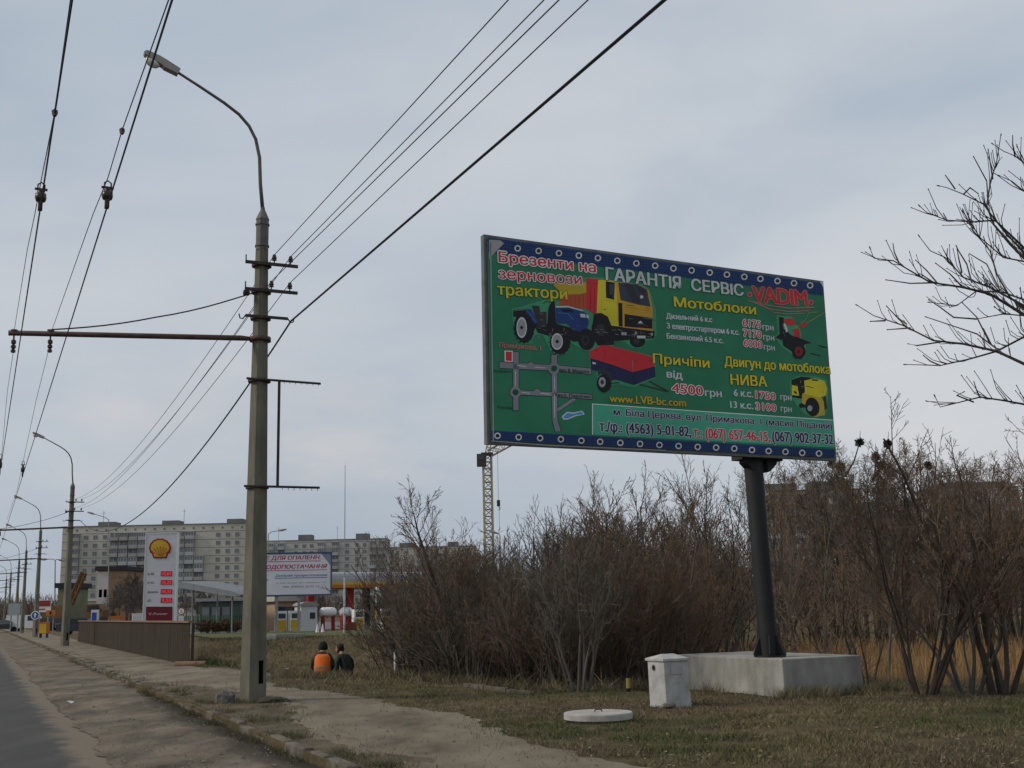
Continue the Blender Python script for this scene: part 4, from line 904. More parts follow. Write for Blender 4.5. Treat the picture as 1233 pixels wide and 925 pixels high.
def person(base, facing, label, lean, head_turn, head_drop, jacket, seed):
    """seated figure; local x = its right, y = forward, z up, seat surface at z=0"""
    root = empty('person', base, label, 'person', 'people sitting by the hollow', facing)
    ly = lean
    v = [(0, 0, .10), (0, .02 + ly * .25, .28), (0, .05 + ly * .7, .46), (0, .05 + ly, .55), (0, .07 + ly * 1.1, .60), (0, .10 + ly * 1.15 + head_drop, .67), (0, .12 + ly * 1.2 + head_drop * 1.2, .74)]
    e = [(0, 1), (1, 2), (2, 3), (3, 4), (4, 5), (5, 6)]; r = [(.175, .13), (.165, .12), (.185, .12), (.10, .085), (.058, .058), (.085, .095), (.075, .085)]
    for sgn in (-1, 1):
        k = len(v)
        v += [(sgn * .15, .05 + ly * .85, .51), (sgn * .235, .04 + ly * .7, .40), (sgn * .255, .06 + ly * .5, .22), (sgn * .20, .24 + ly * .5, .14), (sgn * .14, .38 + ly * .5, .15), (sgn * .12, .44 + ly * .5, .14)]
        e += [(2, k), (k, k + 1), (k + 1, k + 2), (k + 2, k + 3), (k + 3, k + 4), (k + 4, k + 5)]; r += [.075, .068, .058, .05, .034, .04]
        for j, (dx, ln) in enumerate(((-.03, .07), (-.01, .085), (.01, .08), (.03, .065))):
            m = len(v); v += [(sgn * .12 + dx, .47 + ly * .5, .13), (sgn * .12 + dx, .44 + ln + ly * .5, .10)]; e += [(k + 5, m), (m, m + 1)]; r += [.010, .008]
        m = len(v); v += [(sgn * .075, .44 + ly * .5, .15)]; e += [(k + 5, m)]; r += [.010]
        k = len(v)
        v += [(sgn * .10, .03, .08), (sgn * .15, .42, .12), (sgn * .14, .50, -.05), (sgn * .14, .56, -.33), (sgn * .15, .70, -.38)]
        e += [(0, k), (k, k + 1), (k + 1, k + 2), (k + 2, k + 3), (k + 3, k + 4)]; r += [.105, .078, .068, .048, .042]
    me = skin_mesh(v, e, r)
    body = bpy.data.objects.new('body', me); col.objects.link(body); body.parent = root
    for m in (jacket, M_trous, M_skin): me.materials.append(m)
    hy = v[5][1]
    for p in me.polygons:
        c = p.center
        p.material_index = 2 if (c.z > .60 or (c.y > .40 + ly * .5 and .04 < c.z < .2 and abs(c.x) < .19 and c.z > .085)) else (1 if c.z < .09 or (c.y > .18 and c.z < .24 and abs(c.x) < .22 and c.y < .44 and c.z < .13) else 0)
        p.use_smooth = True
    return root, V((0, hy + .015, .715)), body
def head_parts(root, hc, turn, hat):
    X = V((math.cos(turn), math.sin(turn), 0)); Y = V((-math.sin(turn), math.cos(turn), 0)); m4 = origin_of(root)
    f = MB(); f.lathe([(.010, -.13), (.055, -.12), (.078, -.06), (.082, .0), (.078, .05), (.05, .10), (.001, .115)], hc, 14, (X, Y, ZUP), 1, 1.12); f.build('head', M_skin, root, local=True, smooth=True)
    b = MB(); b.tube([hc + Y * .09 + ZUP * .01, hc + Y * .115 - ZUP * .03, hc + Y * .09 - ZUP * .04], [.010, .016, .008], 6); b.build('nose', M_skin, root, local=True)
    for sg in (-1, 1):
        b = MB(); b.lathe([(.001, -.008), (.012, 0), (.001, .008)], hc + Y * .086 + X * sg * .032 + ZUP * .012, 8, (X, ZUP, Y)); b.build('eye', M_hair, root, local=True)
        b = MB(); b.lathe([(.001, -.01), (.03, 0), (.001, .012)], hc + X * sg * .085 - ZUP * .01, 8, (Y, ZUP, X * sg)); b.build('ear', M_skin, root, local=True)
    b = MB(); b.tube([hc + Y * .082 - X * .022 - ZUP * .07, hc + Y * .09 - ZUP * .072, hc + Y * .082 + X * .022 - ZUP * .07], .006, 5); b.build('mouth', mat('lips', (.25, .09, .08), .6), root, local=True)
    h = MB()
    if hat: h.lathe([(.105, -.075), (.122, -.06), (.118, -.01), (.106, .05), (.085, .10), (.05, .132), (.001, .142)], hc - Y * .012, 14, (X, Y, ZUP), 1, 1.1); h.build('knitted_cap', M_hat, root, local=True, smooth=True)
    else: h.lathe([(.055, -.13), (.088, -.09), (.098, -.02), (.098, .04), (.085, .095), (.05, .125), (.001, .135)], hc - Y * .028 + ZUP * .005, 14, (X, Y, ZUP), 1, 1.02); h.build('hair', M_hair, root, local=True, smooth=True)
p1 = hit_Y(388, 815, 29.9); p1.z = ground_z(p1.x, p1.y) + .02
P_, hc, body = person(p1, R(5), 'person in a bright orange safety vest and black cap, seen from behind on the grass', .06, 0, .03, M_jacket, 1)
head_parts(P_, hc, .1, True)
b = MB()
ringz = [(.06, .185, .150, .0), (.16, .188, .145, .01), (.27, .185, .138, .035), (.38, .192, .135, .075), (.47, .185, .125, .10), (.535, .13, .105, .11)]
n = 22; vs = []
for z, rx, ry, cy in ringz:
    for k in range(n):
        a = 2 * math.pi * k / n; vs.append((rx * 1.03 * math.copysign(abs(math.cos(a)) ** .8, math.cos(a)), cy - .015 + ry * 1.08 * math.sin(a), z))
fs = []
for i in range(len(ringz) - 1):
    for k in range(n): fs.append((i * n + k, i * n + (k + 1) % n, (i + 1) * n + (k + 1) % n, (i + 1) * n + k))
b.add(vs, fs); v_ = b.build('safety_vest', M_vest, P_, local=True, smooth=True)
sv = v_.modifiers.new('thick', 'SOLIDIFY'); sv.thickness = .012; sv.offset = 1
b = MB(); vs = []
for z in (.20, .245):
    for k in range(n):
        a = 2 * math.pi * k / n; rx, ry, cy = .206, .165, .022; vs.append((rx * 1.03 * math.copysign(abs(math.cos(a)) ** .8, math.cos(a)), cy - .015 + ry * 1.06 * math.sin(a), z))
b.add(vs, [(k, (k + 1) % n, n + (k + 1) % n, n + k) for k in range(n)]); sb = b.build('reflective_band', M_strip, v_, local=True); 
md = sb.modifiers.new('thick', 'SOLIDIFY'); md.thickness = .004
p2 = hit_Y(420, 811, 30.6); p2.z = ground_z(p2.x, p2.y) + .14
P2_, hc, body = person(p2, R(48), 'person in dark green jacket sitting bareheaded beside the person in orange vest', .20, 0, .04, M_jacket2, 2)
head_parts(P2_, hc, .35, False)

# ------------------------------------------------------------------ filling station beyond the hollow
M_redp = mat('red enamel', (.25, .020, .022), .6, c2=(.33, .03, .03), scale=1.5); M_yel = mat('yellow enamel', (.52, .31, .025), .6, c2=(.60, .38, .04), scale=1.2); M_orange = mat('orange enamel', (.46, .13, .025), .6, c2=(.55, .18, .04), scale=1.2); M_dred = mat('dark red panel', (.12, .010, .018), .5)
M_lgrey = mat('pale grey sheet', (.52, .53, .55), .55, var=.06, scale=2); M_dgrey = mat('dark grey sheet', (.05, .055, .06), .6); M_glass = mat('dark window glass', (.025, .03, .035), .15, spec=.6, var=.3, scale=1.0); M_ink = mat('dark lettering', (.03, .03, .05), .7)
M_led = mat('lit red digits', (.85, .06, .09), .5, emit=.25); M_ledd = mat('red display field', (.30, .012, .025), .5, emit=.15)
Yp = 76.0
pl_ = hit_Y(172, 750, Yp); prr = hit_Y(210, 750, Yp); topz = hit_Y(191, 642.5, Yp).z
Xp = (prr - pl_); Xp.z = 0; wp = Xp.length; Xp.normalize(); Np = V((Xp.y, -Xp.x, 0))
PY = empty('price_sign', V(((pl_.x + prr.x) / 2, Yp, LAWN)), 'tall white fuel price sign with a yellow shell emblem and red prices', 'price sign')
O = V((pl_.x, pl_.y, LAWN)); hp = topz - LAWN
def pyl(x, y): p = hit_plane(x, y, O, Np) - O; return p.dot(Xp), p.z
def OP(u, z, l=0): return O + Xp * u + ZUP * z + Np * l
b = MB(); b.box(OP(wp / 2, hp / 2, -.2), (wp, .40, hp), (Xp, Np, ZUP)); b.build('sign_body', M_lgrey, PY)
b = MB(); b.box(OP(wp / 2, hp + .03, -.2), (wp + .05, .44, .06), (Xp, Np, ZUP)); b.box(OP(-.02, hp / 2, -.2), (.04, .44, hp), (Xp, Np, ZUP)); b.box(OP(wp + .02, hp / 2, -.2), (.04, .44, hp), (Xp, Np, ZUP)); b.build('sign_edging', M_white, PY)
# scallop emblem
Z6 = (150, 630, 7.12)
c0 = zc(Z6, [(305, 235)])[0]
def shell(k):
    pts = []
    cx, cy = 305, 215
    for a in range(-32, 213, 7): 
        q = R(a); rr = (1 + .025 * math.cos(q * 14)); pts.append((cx + 94 * k * rr * math.cos(q), cy - 84 * k * rr * math.sin(q)))
    dn = 85 * k
    pts += [(cx - 70 * k, cy + 45 * k), (cx - 58 * k, cy + dn), (cx, cy + dn + 4), (cx + 58 * k, cy + dn), (cx + 70 * k, cy + 45 * k)]
    return [pyl(*p) for p in zc(Z6, pts)]
b = MB(); b.prism(shell(1.0), O, Xp, ZUP, Np, .002, .03); em = b.build('shell_emblem', M_redp, PY)
b = MB(); b.prism(shell(.83), O, Xp, ZUP, Np, .03, .045); b.build('shell_fill', M_yel, em)
b = MB(); hx, hy_ = pyl(*zc(Z6, [(305, 292)])[0])
for k in range(7):
    a = R(38 + k * 17.3); ln = .68; p0 = OP(hx + .10 * math.cos(a), hy_ + .10 * math.sin(a), .05); p1_ = OP(hx + .74 * math.cos(a), hy_ + .70 * math.sin(a), .05); b.tube([p0, p1_], [.010, .020], 4)
b.build('shell_ribs', M_redp, em)
for (y0, y1), t1, t2 in (((412, 455), 'А-95', '10,65'), ((487, 528), 'А-92', '10,25'), ((565, 608), 'Дизель', '10,35'), ((640, 682), 'ДП', '9,55')):
    q = [pyl(*p) for p in zc(Z6, [(312, y0), (408, y0), (408, y1), (308, y1)])]; b = MB(); b.prism(list(reversed(q)), O, Xp, ZUP, Np, .002, .02); pf = b.build('price_display', M_ledd, PY)
    u0_, v0_ = pyl(*zc(Z6, [(320, y1 - 6)])[0]); u1_, v1_ = pyl(*zc(Z6, [(402, y0 + 6)])[0]); b = MB(); put_text(b, t2, OP(u0_, v0_), Xp, ZUP, Np, u1_ - u0_, v1_ - v0_, 0, .026, .06); b.build('price_digits', M_led, pf)
    u0_, v0_ = pyl(*zc(Z6, [(196, y1 - 8)])[0]); u1_, v1_ = pyl(*zc(Z6, [(196 + 13 * (4.3 if len(t1) == 4 else len(t1) * 1.15), y0 + 14)])[0]); b = MB(); put_text(b, t1, OP(u0_, v0_), Xp, ZUP, Np, u1_ - u0_, v1_ - v0_, 0, .006, .03); b.build('fuel_name', M_ink, PY)
q = [pyl(*p) for p in zc(Z6, [(184, 716), (410, 716), (410, 835), (184, 835)])]; b = MB(); b.prism(list(reversed(q)), O, Xp, ZUP, Np, .002, .02); dp = b.build('fuel_panel', M_dred, PY)
u0_, v0_ = pyl(*zc(Z6, [(205, 790)])[0]); u1_, v1_ = pyl(*zc(Z6, [(370, 765)])[0]); b = MB(); put_text(b, 'V-Power', OP(u0_, v0_), Xp, ZUP, Np, u1_ - u0_, v1_ - v0_, 0, .026, .03); b.build('panel_lettering', mat('pale red lettering', (.55, .32, .33), .6), dp)

# second, smaller billboard beside the pole
Y8 = 74.0; c = [hit_Y(x, y, Y8) for x, y in ((297, 664.5), (398, 667.5), (398, 717.5), (297, 716.5))]
Xs = c[1] - c[0]; Xs.z = 0; ws = Xs.length; Xs.normalize(); Xs = (Xs + V((0, .10, 0))).normalized(); Ns = V((Xs.y, -Xs.x, 0)); Os = V((c[0].x, c[0].y, (c[2].z + c[3].z) / 2)); hs = (c[0].z + c[1].z) / 2 - Os.z
SB = empty('advert_board', V((Os.x + ws / 2, Os.y, LAWN)), 'white billboard with red lettering, half hidden behind the foreground pole', 'billboard')
def OS(u, z, l=0): return Os + Xs * u + ZUP * z + Ns * l
def sbp(x, y): p = hit_plane(x, y, Os, Ns) - Os; return p.dot(Xs), p.z
b = MB(); b.box(OS(ws / 2, hs / 2, -.06), (ws, .12, hs), (Xs, Ns, ZUP)); b.build('board', mat('white advert print', (.62, .63, .68), .6, c2=(.72, .72, .76), scale=.6), SB)
b = MB()
for u in (0, ws): b.box(OS(u, hs / 2, -.05), (.09, .18, hs + .12), (Xs, Ns, ZUP))
for z in (0, hs): b.box(OS(ws / 2, z, -.05), (ws - .09, .176, .10), (Xs, Ns, ZUP))
b.build('frame', mat('blue grey frame', (.05, .09, .16), .5), SB)
M_tr = mat('red advert lettering', (.42, .02, .05), .6); M_tb = mat('blue advert lettering', (.05, .08, .28), .6); M_tg = mat('grey advert lettering', (.16, .15, .25), .6)
Z7 = (300, 640, 6.165)
for txt, x0, y0, x1, h, m, bo, sh in (('ВСЕ ДЛЯ ОПАЛЕНН.', 58, 214, 530, 37, M_tr, .05, .2), ('ВОДОПОСТАЧАННЯ', 96, 280, 578, 38, M_tr, .06, .2), ('Довіряй проφесіоналам', 190, 338, 580, 26, M_tb, .03, .25), ('м. Біла Церква, бул. Перемоги, 2-А', 200, 388, 568, 15, M_tg, .02, .2), ('тел. (04563) 33-71-12', 250, 418, 520, 19, M_tg, .03, .2)):
    u0_, v0_ = sbp(*zc(Z7, [(x0, y0)])[0]); u1_, v1_ = sbp(*zc(Z7, [(x1, y0 - h)])[0]); b = MB(); put_text(b, txt, OS(u0_, v0_), Xs, ZUP, Ns, u1_ - u0_, v1_ - v0_, 0, .004, bo, sh); b.build('lettering', m, SB)
for x0, x1, y, m in ((-20, 530, 228, M_tr), (78, 578, 293, M_tr), (190, 580, 348, M_tb)):
    u0_, v0_ = sbp(*zc(Z7, [(x0, y)])[0]); u1_, _ = sbp(*zc(Z7, [(x1, y)])[0]); b = MB(); b.box(OS((u0_ + u1_) / 2, v0_, .004), (u1_ - u0_, .006, .035), (Xs, Ns, ZUP)); b.build('underline', m, SB)
u0_, v0_ = sbp(*zc(Z7, [(112, 400)])[0]); b = MB(); b.prism([(0, .32), (.22, .36), (.22, .30), (.12, .25), (.02, -.05), (-.06, -.05), (-.02, .2)], OS(u0_, v0_), Xs, ZUP, Ns, .002, .006); b.build('tap_picture', M_tb, SB)
u0_, v0_ = sbp(*zc(Z7, [(536, 168)])[0]); b = MB(); b.add([OS(u0_, hs - .06, .004), OS(ws - .06, hs - .8, .004), OS(ws - .06, hs - .06, .004)], [(0, 1, 2)]); b.build('peeled_corner', mat('grey paper back', (.22, .27, .33), .7), SB)
for u in (ws * .36, ws * .62): b = MB(); b.box(OS(u, -(Os.z - LAWN) / 2, -.12), (.16, .16, Os.z - LAWN), (Xs, Ns, ZUP)); b.build('leg', M_galv, SB)
b = MB(); b.box(OS(ws * .49, -(Os.z - LAWN) + .1, -.12), (ws * .40, .9, .34), (Xs, Ns, ZUP)); b.build('base_slab', M_conc, SB)
b = MB(); b.box(hit_Y(326.5, 768, 72) * 1.0, (.55, .5, .40), (Xs, Ns, ZUP)); q = b.build('concrete_block', M_conc_light, label='pale concrete block on the grass below the small billboard', cat='block')

# station roof
Yc = 100.0
def gy(x, y, Y): return hit_Y(x, y, Y)
a, d = gy(372, 697, Yc), gy(528, 697, Yc + 6); Xc = (d - a); Xc.z = 0; wc = Xc.length; Xc.normalize(); Nc = V((Xc.y, -Xc.x, 0)); zt_, zb2 = gy(450, 687.5, Yc).z, gy(450, 706.5, Yc).z; hc_ = zt_ - zb2
CN = empty('station_canopy', V((a.x, a.y, LAWN)), 'long white filling station canopy with yellow and orange edge', 'canopy')
def OC(u, z, l): p = V((a.x, a.y, 0)) + Xc * u + Nc * l; p.z = zb2 + z; return p
def sweep(prof, name, m, par):
    b = MB(); n = len(prof); vs = [OC(0, z, l) for l, z in prof] + [OC(wc, z, l) for l, z in prof]
    b.add(vs, [(i, (i + 1) % n, n + (i + 1) % n, n + i) for i in range(n)] + [tuple(range(n - 1, -1, -1)), tuple(range(n, 2 * n))]); return b.build(name, m, par)
h1 = hc_ * .36
sweep([(0, h1)] + [(0.25 - .25 * (1 - math.sin(q)) - .0 - .9 * (1 - math.cos(q)) * .5, h1 + (hc_ - h1) * math.sin(q)) for q in (.3, .7, 1.1, 1.5)] + [(-8, hc_), (-8, h1)], 'canopy_roof', mat('white canopy sheet', (.40, .40, .43), .5, var=.08, scale=.4), CN)
sweep([(.06, h1 * .5), (.06, h1 - .003), (-8, h1 - .003), (-8, h1 * .5)], 'yellow_band', M_yel, CN); sweep([(.03, 0), (.03, h1 * .5 - .003), (-8, h1 * .5 - .003), (-8, 0)], 'orange_band', M_orange, CN)
for px, dl in ((383, -1.5), (442, -1.5), (500, -1.5), (383, -6.5), (500, -6.5)):
    u = (gy(px, 700, Yc) - a).dot(Xc); b = MB(); p = OC(u, 0, dl); b.box((p.x, p.y, (LAWN + zb2) / 2), (.55, .55, zb2 - LAWN), (Xc, Nc, ZUP)); b.build('column', M_redp if dl > -5 else M_dgrey, CN)
def pump(px, lab):
    p = gy(px, 752, 97); p.z = LAWN + .02; r_ = empty('fuel_pump', p, lab, 'fuel pump', 'fuel pumps under the canopy')
    A_3 = (Xc, Nc, ZUP); b = MB(); b.box(p + ZUP * .85, (.9, .6, 1.7), A_3, .95); bd = b.build('pump_body', M_white, r_)
    b = MB(); b.box(p + ZUP * .55 + Nc * .31, (.72, .03, .85), A_3); b.build('front_panel', M_yel, bd); b = MB(); b.box(p + ZUP * 1.3 + Nc * .30, (.6, .03, .4), A_3); b.build('display', M_dgrey, bd)
    b = MB(); b.tube([p + Xc * .47 + ZUP * 1.3, p + Xc * .62 + ZUP * .9, p + Xc * .55 + ZUP * .35, p + Xc * .47 + ZUP * .8], .035, 6); b.build('hose', M_black, r_)
    b = MB(); b.box(p + ZUP * .04, (1.5, 1.0, .12), A_3); b.build('island', M_conc_light, r_)
for px, lab in ((338, 'leftmost fuel pump, just right of the foreground pole'), (354, 'second fuel pump from the foreground pole'), (431, 'fuel pump right of the white tanks'), (465, 'rightmost fuel pump, behind the bare bushes')): pump(px, lab)
p = gy(346, 753, 104); p.z = LAWN; r_ = empty('station_shop', p, 'small shop of the filling station with a pale roof below the small billboard', 'kiosk')
b = MB(); b.box(p + ZUP * 1.3, (3.2, 4, 2.6), (Xc, Nc, ZUP)); b.build('wall', mat('shop wall', (.30, .20, .12), .8, c2=(.4, .28, .2), scale=1.5), r_)
b = MB(); b.box(p + ZUP * 2.80, (3.9, 4.6, .5), (Xc, Nc, ZUP)); b.build('roof', mat('beige roof edge', (.42, .40, .36), .7), r_)
for dx in (-.9, .9): b = MB(); b.box(p + ZUP * 1.35 + Xc * dx + Nc * 2.01, (1.2, .06, 1.5), (Xc, Nc, ZUP)); b.build('window', M_glass, r_)
b = MB(); b.box(p + ZUP * 1.05 + Nc * 2.01, (.5, .07, 2.1), (Xc, Nc, ZUP)); b.build('door', M_dred, r_)
p = gy(368, 752, 98); p.z = LAWN; r_ = empty('kiosk', p, 'small grey kiosk with rounded roof left of the white tanks', 'kiosk')
b = MB(); b.box(p + ZUP * 1.05, (1.4, 1.6, 2.1), (Xc, Nc, ZUP)); b.build('wall', M_lgrey, r_); b = MB(); b.prism([(-.85, 0), (.85, 0), (.8, .12), (.5, .28), (0, .34), (-.5, .28), (-.8, .12)], p + ZUP * 2.1, Xc, ZUP, Nc, -.95, .95); b.build('roof', M_galv, r_)
b = MB(); b.box(p + ZUP * 1.3 + Nc * .81 + Xc * .3, (.45, .04, .5), (Xc, Nc, ZUP)); b.build('window', M_glass, r_)
for x0, x1, lab in ((386, 404, 'left one of two white gas tanks, the longer one'), (410, 423.5, 'right one of two white gas tanks, behind the thin mast')):
    p = gy((x0 + x1) / 2, 737, 99 if x0 < 400 else 101); ln = (x1 - x0 + 3) / 1400 * 99; rr = .39; r_ = empty('gas_tank', V((p.x, p.y, LAWN)), lab, 'tank')
    b = MB(); b.lathe([(.01, -ln / 2), (rr * .6, -ln / 2 + .06), (rr * .92, -ln / 2 + .2), (rr, -ln / 2 + .35), (rr, ln / 2 - .35), (rr * .92, ln / 2 - .2), (rr * .6, ln / 2 - .06), (.01, ln / 2)], p, 20, (ZUP, Nc, Xc)); b.build('tank_body', M_white, r_, smooth=True)
    for u in (-ln * .3, ln * .3): b = MB(); b.box(V((p.x, p.y, (LAWN + p.z - rr * .7) / 2)) + Xc * u, (.14, .6, p.z - rr * .7 - LAWN), (Xc, Nc, ZUP)); b.build('saddle', M_redp, r_)
p = gy(421, 746, 96); p.z = LAWN; b = MB(); b.box(p + ZUP * .3, (1.1, .5, .6), (Xc, Nc, ZUP), .9); b.box(p + ZUP * .66 + Xc * .1, (.8, .4, .12), (Xc, Nc, ZUP)); b.build('fire_box', mat('brick red box', (.17, .035, .02), .7), label='low red fire equipment box in front of the right gas tank', cat='box')
def cone(px, lab):
    p = gy(px, 756, 88); p.z = LAWN + .07; r_ = empty('traffic_cone', p, lab, 'traffic cone'); b = MB(); b.lathe([(.14, .03), (.10, .2), (.03, .62), (.001, .63)], p, 12); b.build('cone', M_white, r_); b = MB(); b.box(p + ZUP * .015, (.36, .36, .03)); b.build('base', M_redp, r_)
cone(382, 'left one of two small white cones on the lawn edge'); cone(388.5, 'right one of two small white cones on the lawn edge')
p = gy(414.5, 752, 86); p.z = LAWN; zt3 = gy(413, 560, 86).z; r_ = empty('mast', p, 'very tall thin pale lightning mast in front of the station canopy', 'mast'); b = MB(); b.tube([p, p + ZUP * 4], [.07, .06], 8); b.build('mast_foot', M_lgrey, r_); b = MB(); b.tube([p + ZUP * 4, V((p.x, p.y, zt3))], [.042, .02], 6); b.build('mast_rod', M_galv, r_)
p = gy(453, 742, 97); p.z = LAWN; r_ = empty('round_lamp', p, 'round white lamp on a post right of the mast, seen through bushes', 'lamp'); b = MB(); b.tube([p, p + ZUP * 2.0], .06, 8); b.build('post', M_yel, r_); zz = gy(453, 711, 97).z; b = MB(); b.tube([p + ZUP * 2.0, V((p.x, p.y, zz))], .05, 8); b.lathe([(.01, -.28), (.2, -.2), (.28, 0), (.2, .2), (.01, .28)], V((p.x, p.y, zz)), 14); b.build('globe', M_white, r_, smooth=True)
# grey sloping roof on posts left of the foreground pole
Yr = 105; p0 = gy(213, 703, Yr); p1_ = gy(292, 716, Yr - 14); r_ = empty('shelter_roof', V(((p0.x + p1_.x) / 2, Yr - 7, LAWN)), 'long grey flat shelter roof left of the foreground pole, beside the price sign', 'shelter')
X = (p1_ - p0); lr = X.length; X.normalize(); Nn = V((X.y, -X.x, 0)).normalized(); Zr = X.cross(-Nn).normalized(); Zr = Zr if Zr.z > 0 else -Zr
b = MB(); b.prism([(0, -.1), (lr * .12, -.28), (lr * .9, -.26), (lr, -.10), (lr, .0), (lr * .88, .16), (lr * .2, .26), (0, .2)], p0, X, Zr, Nn, -3.0, 0.2); b.build('roof', mat('grey roof sheet', (.10, .11, .12), .5, c2=(.15, .165, .18), scale=.6, metal=.2), r_)
for u in (.2, .8):
    for l in (-.4, -2.6): q = p0 + X * (lr * u) + Nn * l; b = MB(); b.tube([V((q.x, q.y, LAWN)), q - ZUP * .3], .07, 8); b.build('post', M_galv, r_)
# ------------------------------------------------------------------ apartment blocks
M_panel = mat('grey beige wall panels', (.40, .375, .325), .9, c2=(.56, .525, .455), scale=.09, detail=12); M_panel2 = mat('pale wall panels', (.40, .385, .36), .9, c2=(.54, .52, .485), scale=.09, detail=12)
M_panel3 = mat('yellowish wall panels', (.29, .25, .18), .9, c2=(.42, .37, .27), scale=.09, detail=12)
M_pane = mat('window pane', (.10, .112, .12), .3, c2=(.19, .205, .215), scale=.3, spec=.5); M_sash = mat('pale window sash', (.34, .35, .35), .7); M_bal = mat('grey balcony front', (.20, .21, .20), .85, c2=(.38, .375, .35), scale=.3)  # pane colour lightened to stand in for distance haze
M_balw = mat('white balcony glazing', (.33, .345, .355), .6, c2=(.42, .43, .43), scale=.4); M_roofbox = mat('dark roof house', (.14, .138, .132), .9, c2=(.20, .197, .19), scale=.4)
def local_obj(name, parts, parent):
    b = MB(); ms = []
    for m, boxes in parts:
        b.mi = len(ms); ms.append(m)
        for c, s in boxes: b.box(c, s)
    return b.build(name, ms, parent, local=True)
def block(label, pxl, pxr, pyl_, pyr, Y, nfl, fh, wcols, bcols, wallm, seed, roofs=(), depth=13, attic=True, skew=0.0, cat='apartment block'):
    rr = random.Random(seed); a, d = hit_Y(pxl, pyl_, Y), hit_Y(pxr, pyr, Y + skew); X = d - a; zt = (a.z + d.z) / 2; X.z = 0; w = X.length; X.normalize()
    root = empty('apartment_building', (a.x, a.y, 0), label, cat, 'far apartment blocks', math.atan2(X.y, X.x))
    # local: x along the front, -y towards the viewer
    local_obj('wall', [(wallm, [((w / 2, depth / 2, zt / 2), (w, depth, zt))])], root)
    top = zt - (2.2 if attic else .8); z0_ = top - nfl * fh
    local_obj('roof', [(M_roofbox, [((w / 2, depth / 2, zt + .15), (w + .4, depth + .4, .3))])], root)
    for f0, f1, h in roofs: local_obj('lift_house', [(M_roofbox, [((w * (f0 + f1) / 2, depth / 2, zt + .3 + h / 2), (w * (f1 - f0), 6, h))])], root)
    for f in (.18, .62): local_obj('aerial', [(M_galv, [((w * f, depth / 2, zt + 3), (.12, .12, 5.5)), ((w * f, depth / 2, zt + 5), (1.2, .08, .08))])], root)
    if attic:
        for k in range(int(w / 3.2)): 
            if k < 26: local_obj('attic_vent', [(M_pane, [((1.6 + 3.2 * k, -.02, zt - 1.15), (.6, .1, .6))])], root)
    # panel joints as thin ribs
    local_obj('panel_joints', [(M_roofbox, [((w / 2, -.03, z0_ + fh * k), (w, .06, .10)) for k in range(nfl + 1)])], root)
    wi = []; proto = None
    for f in wcols:
        for k in range(nfl):
            x, z = w * f, z0_ + fh * (k + .52)
            if proto is None: proto = local_obj('window', [(M_sash, [((0, -.02, 0), (1.5, .12, 1.4))]), (M_pane, [((-.32, -.06, 0), (.58, .08, 1.2)), ((.36, -.06, 0), (.52, .08, 1.2))])], root); o = proto
            else: o = proto.copy(); col.objects.link(o)
            o.parent = root; o.location = (x, 0, z); wi.append(o)
            if len(wi) >= 100: break
    protos = []; cnt = 0
    wd = w / 64 * 3.0 if w > 30 else 3.0
    def mkb(kind):
        if kind == 0: return local_obj('balcony', [(M_bal, [((0, -.6, -fh * .28), (wd, 1.2, fh * .40))]), (M_pane, [((0, -.05, fh * .22), (wd, .1, fh * .5))]), (M_sash, [((0, -.12, fh * .2), (.25, .1, fh * .5))])], root)
        if kind == 1: return local_obj('balcony', [(M_balw, [((0, -.6, -fh * .26), (wd, 1.2, fh * .44)), ((0, -.6, fh * .42), (wd, 1.2, .14))] + [((wd * q, -1.15, fh * .18), (.16, .1, fh * .46)) for q in (-.48, -.16, .16, .48)]), (M_pane, [((0, -.55, fh * .18), (wd * .98, 1.1, fh * .44))])], root)
        return local_obj('balcony', [(M_bal, [((0, -.6, -fh * .26), (wd, 1.2, fh * .44)), ((0, -.6, fh * .44), (wd, 1.2, .12))] + [((wd * q, -1.15, fh * .18), (.10, .1, fh * .46)) for q in (-.48, -.2, .1, .48)]), (M_pane, [((0, -.55, fh * .18), (wd * .98, 1.1, fh * .46))])], root)
    firsts = {}
    for f in bcols:
        for k in range(nfl):
            if cnt >= 96: break
            kd = rr.choice((0, 0, 1, 1, 2, 2, 2)); x, z = w * f, z0_ + fh * (k + .52)
            if kd not in firsts: o = firsts[kd] = mkb(kd)
            else: o = firsts[kd].copy(); col.objects.link(o)
            o.parent = root; o.location = (x, 0, z); cnt += 1
    # lighter gable strips
    return root
def fr(c, x0, x1): return (c - x0) / (x1 - x0)
X0, X1 = 80, 1235
block('wide nine storey grey beige apartment block behind the price sign', 75.6, 300, 634.5, 631, 385, 9, 2.68, [fr(c, X0, X1) for c in (228, 285, 345, 1045, 1105, 1162)], [fr(c, X0, X1) for c in (165, 405, 465, 525, 583, 640, 700, 760, 815, 873, 932, 988)], M_panel, 5, ((fr(275, X0, X1), fr(380, X0, X1), 1.5), (fr(675, X0, X1), fr(780, X0, X1), 1.5), (fr(1080, X0, X1), fr(1180, X0, X1), 1.6)))
X0, X1 = 110, 945
block('pale grey apartment block rising behind the small white billboard', 302, 465, 650, 651.5, 450, 9, 2.6, [fr(c, X0, X1) for c in (390, 440, 485, 705, 765, 812)], [fr(c, X0, X1) for c in (165, 235, 300, 545, 632, 865, 918)], M_panel2, 8, ((fr(392, X0, X1), fr(475, X0, X1), 2.2), (fr(750, X0, X1), fr(828, X0, X1), 2.2)), attic=False)
block('distant apartment block right of the pale one, behind bare treetops', 468, 572, 658.5, 659, 520, 9, 2.6, (.1, .2, .55, .65, .75), (.03, .35, .45, .9), M_panel, 9, ((.12, .3, 2), (.68, .8, 2)), attic=False)
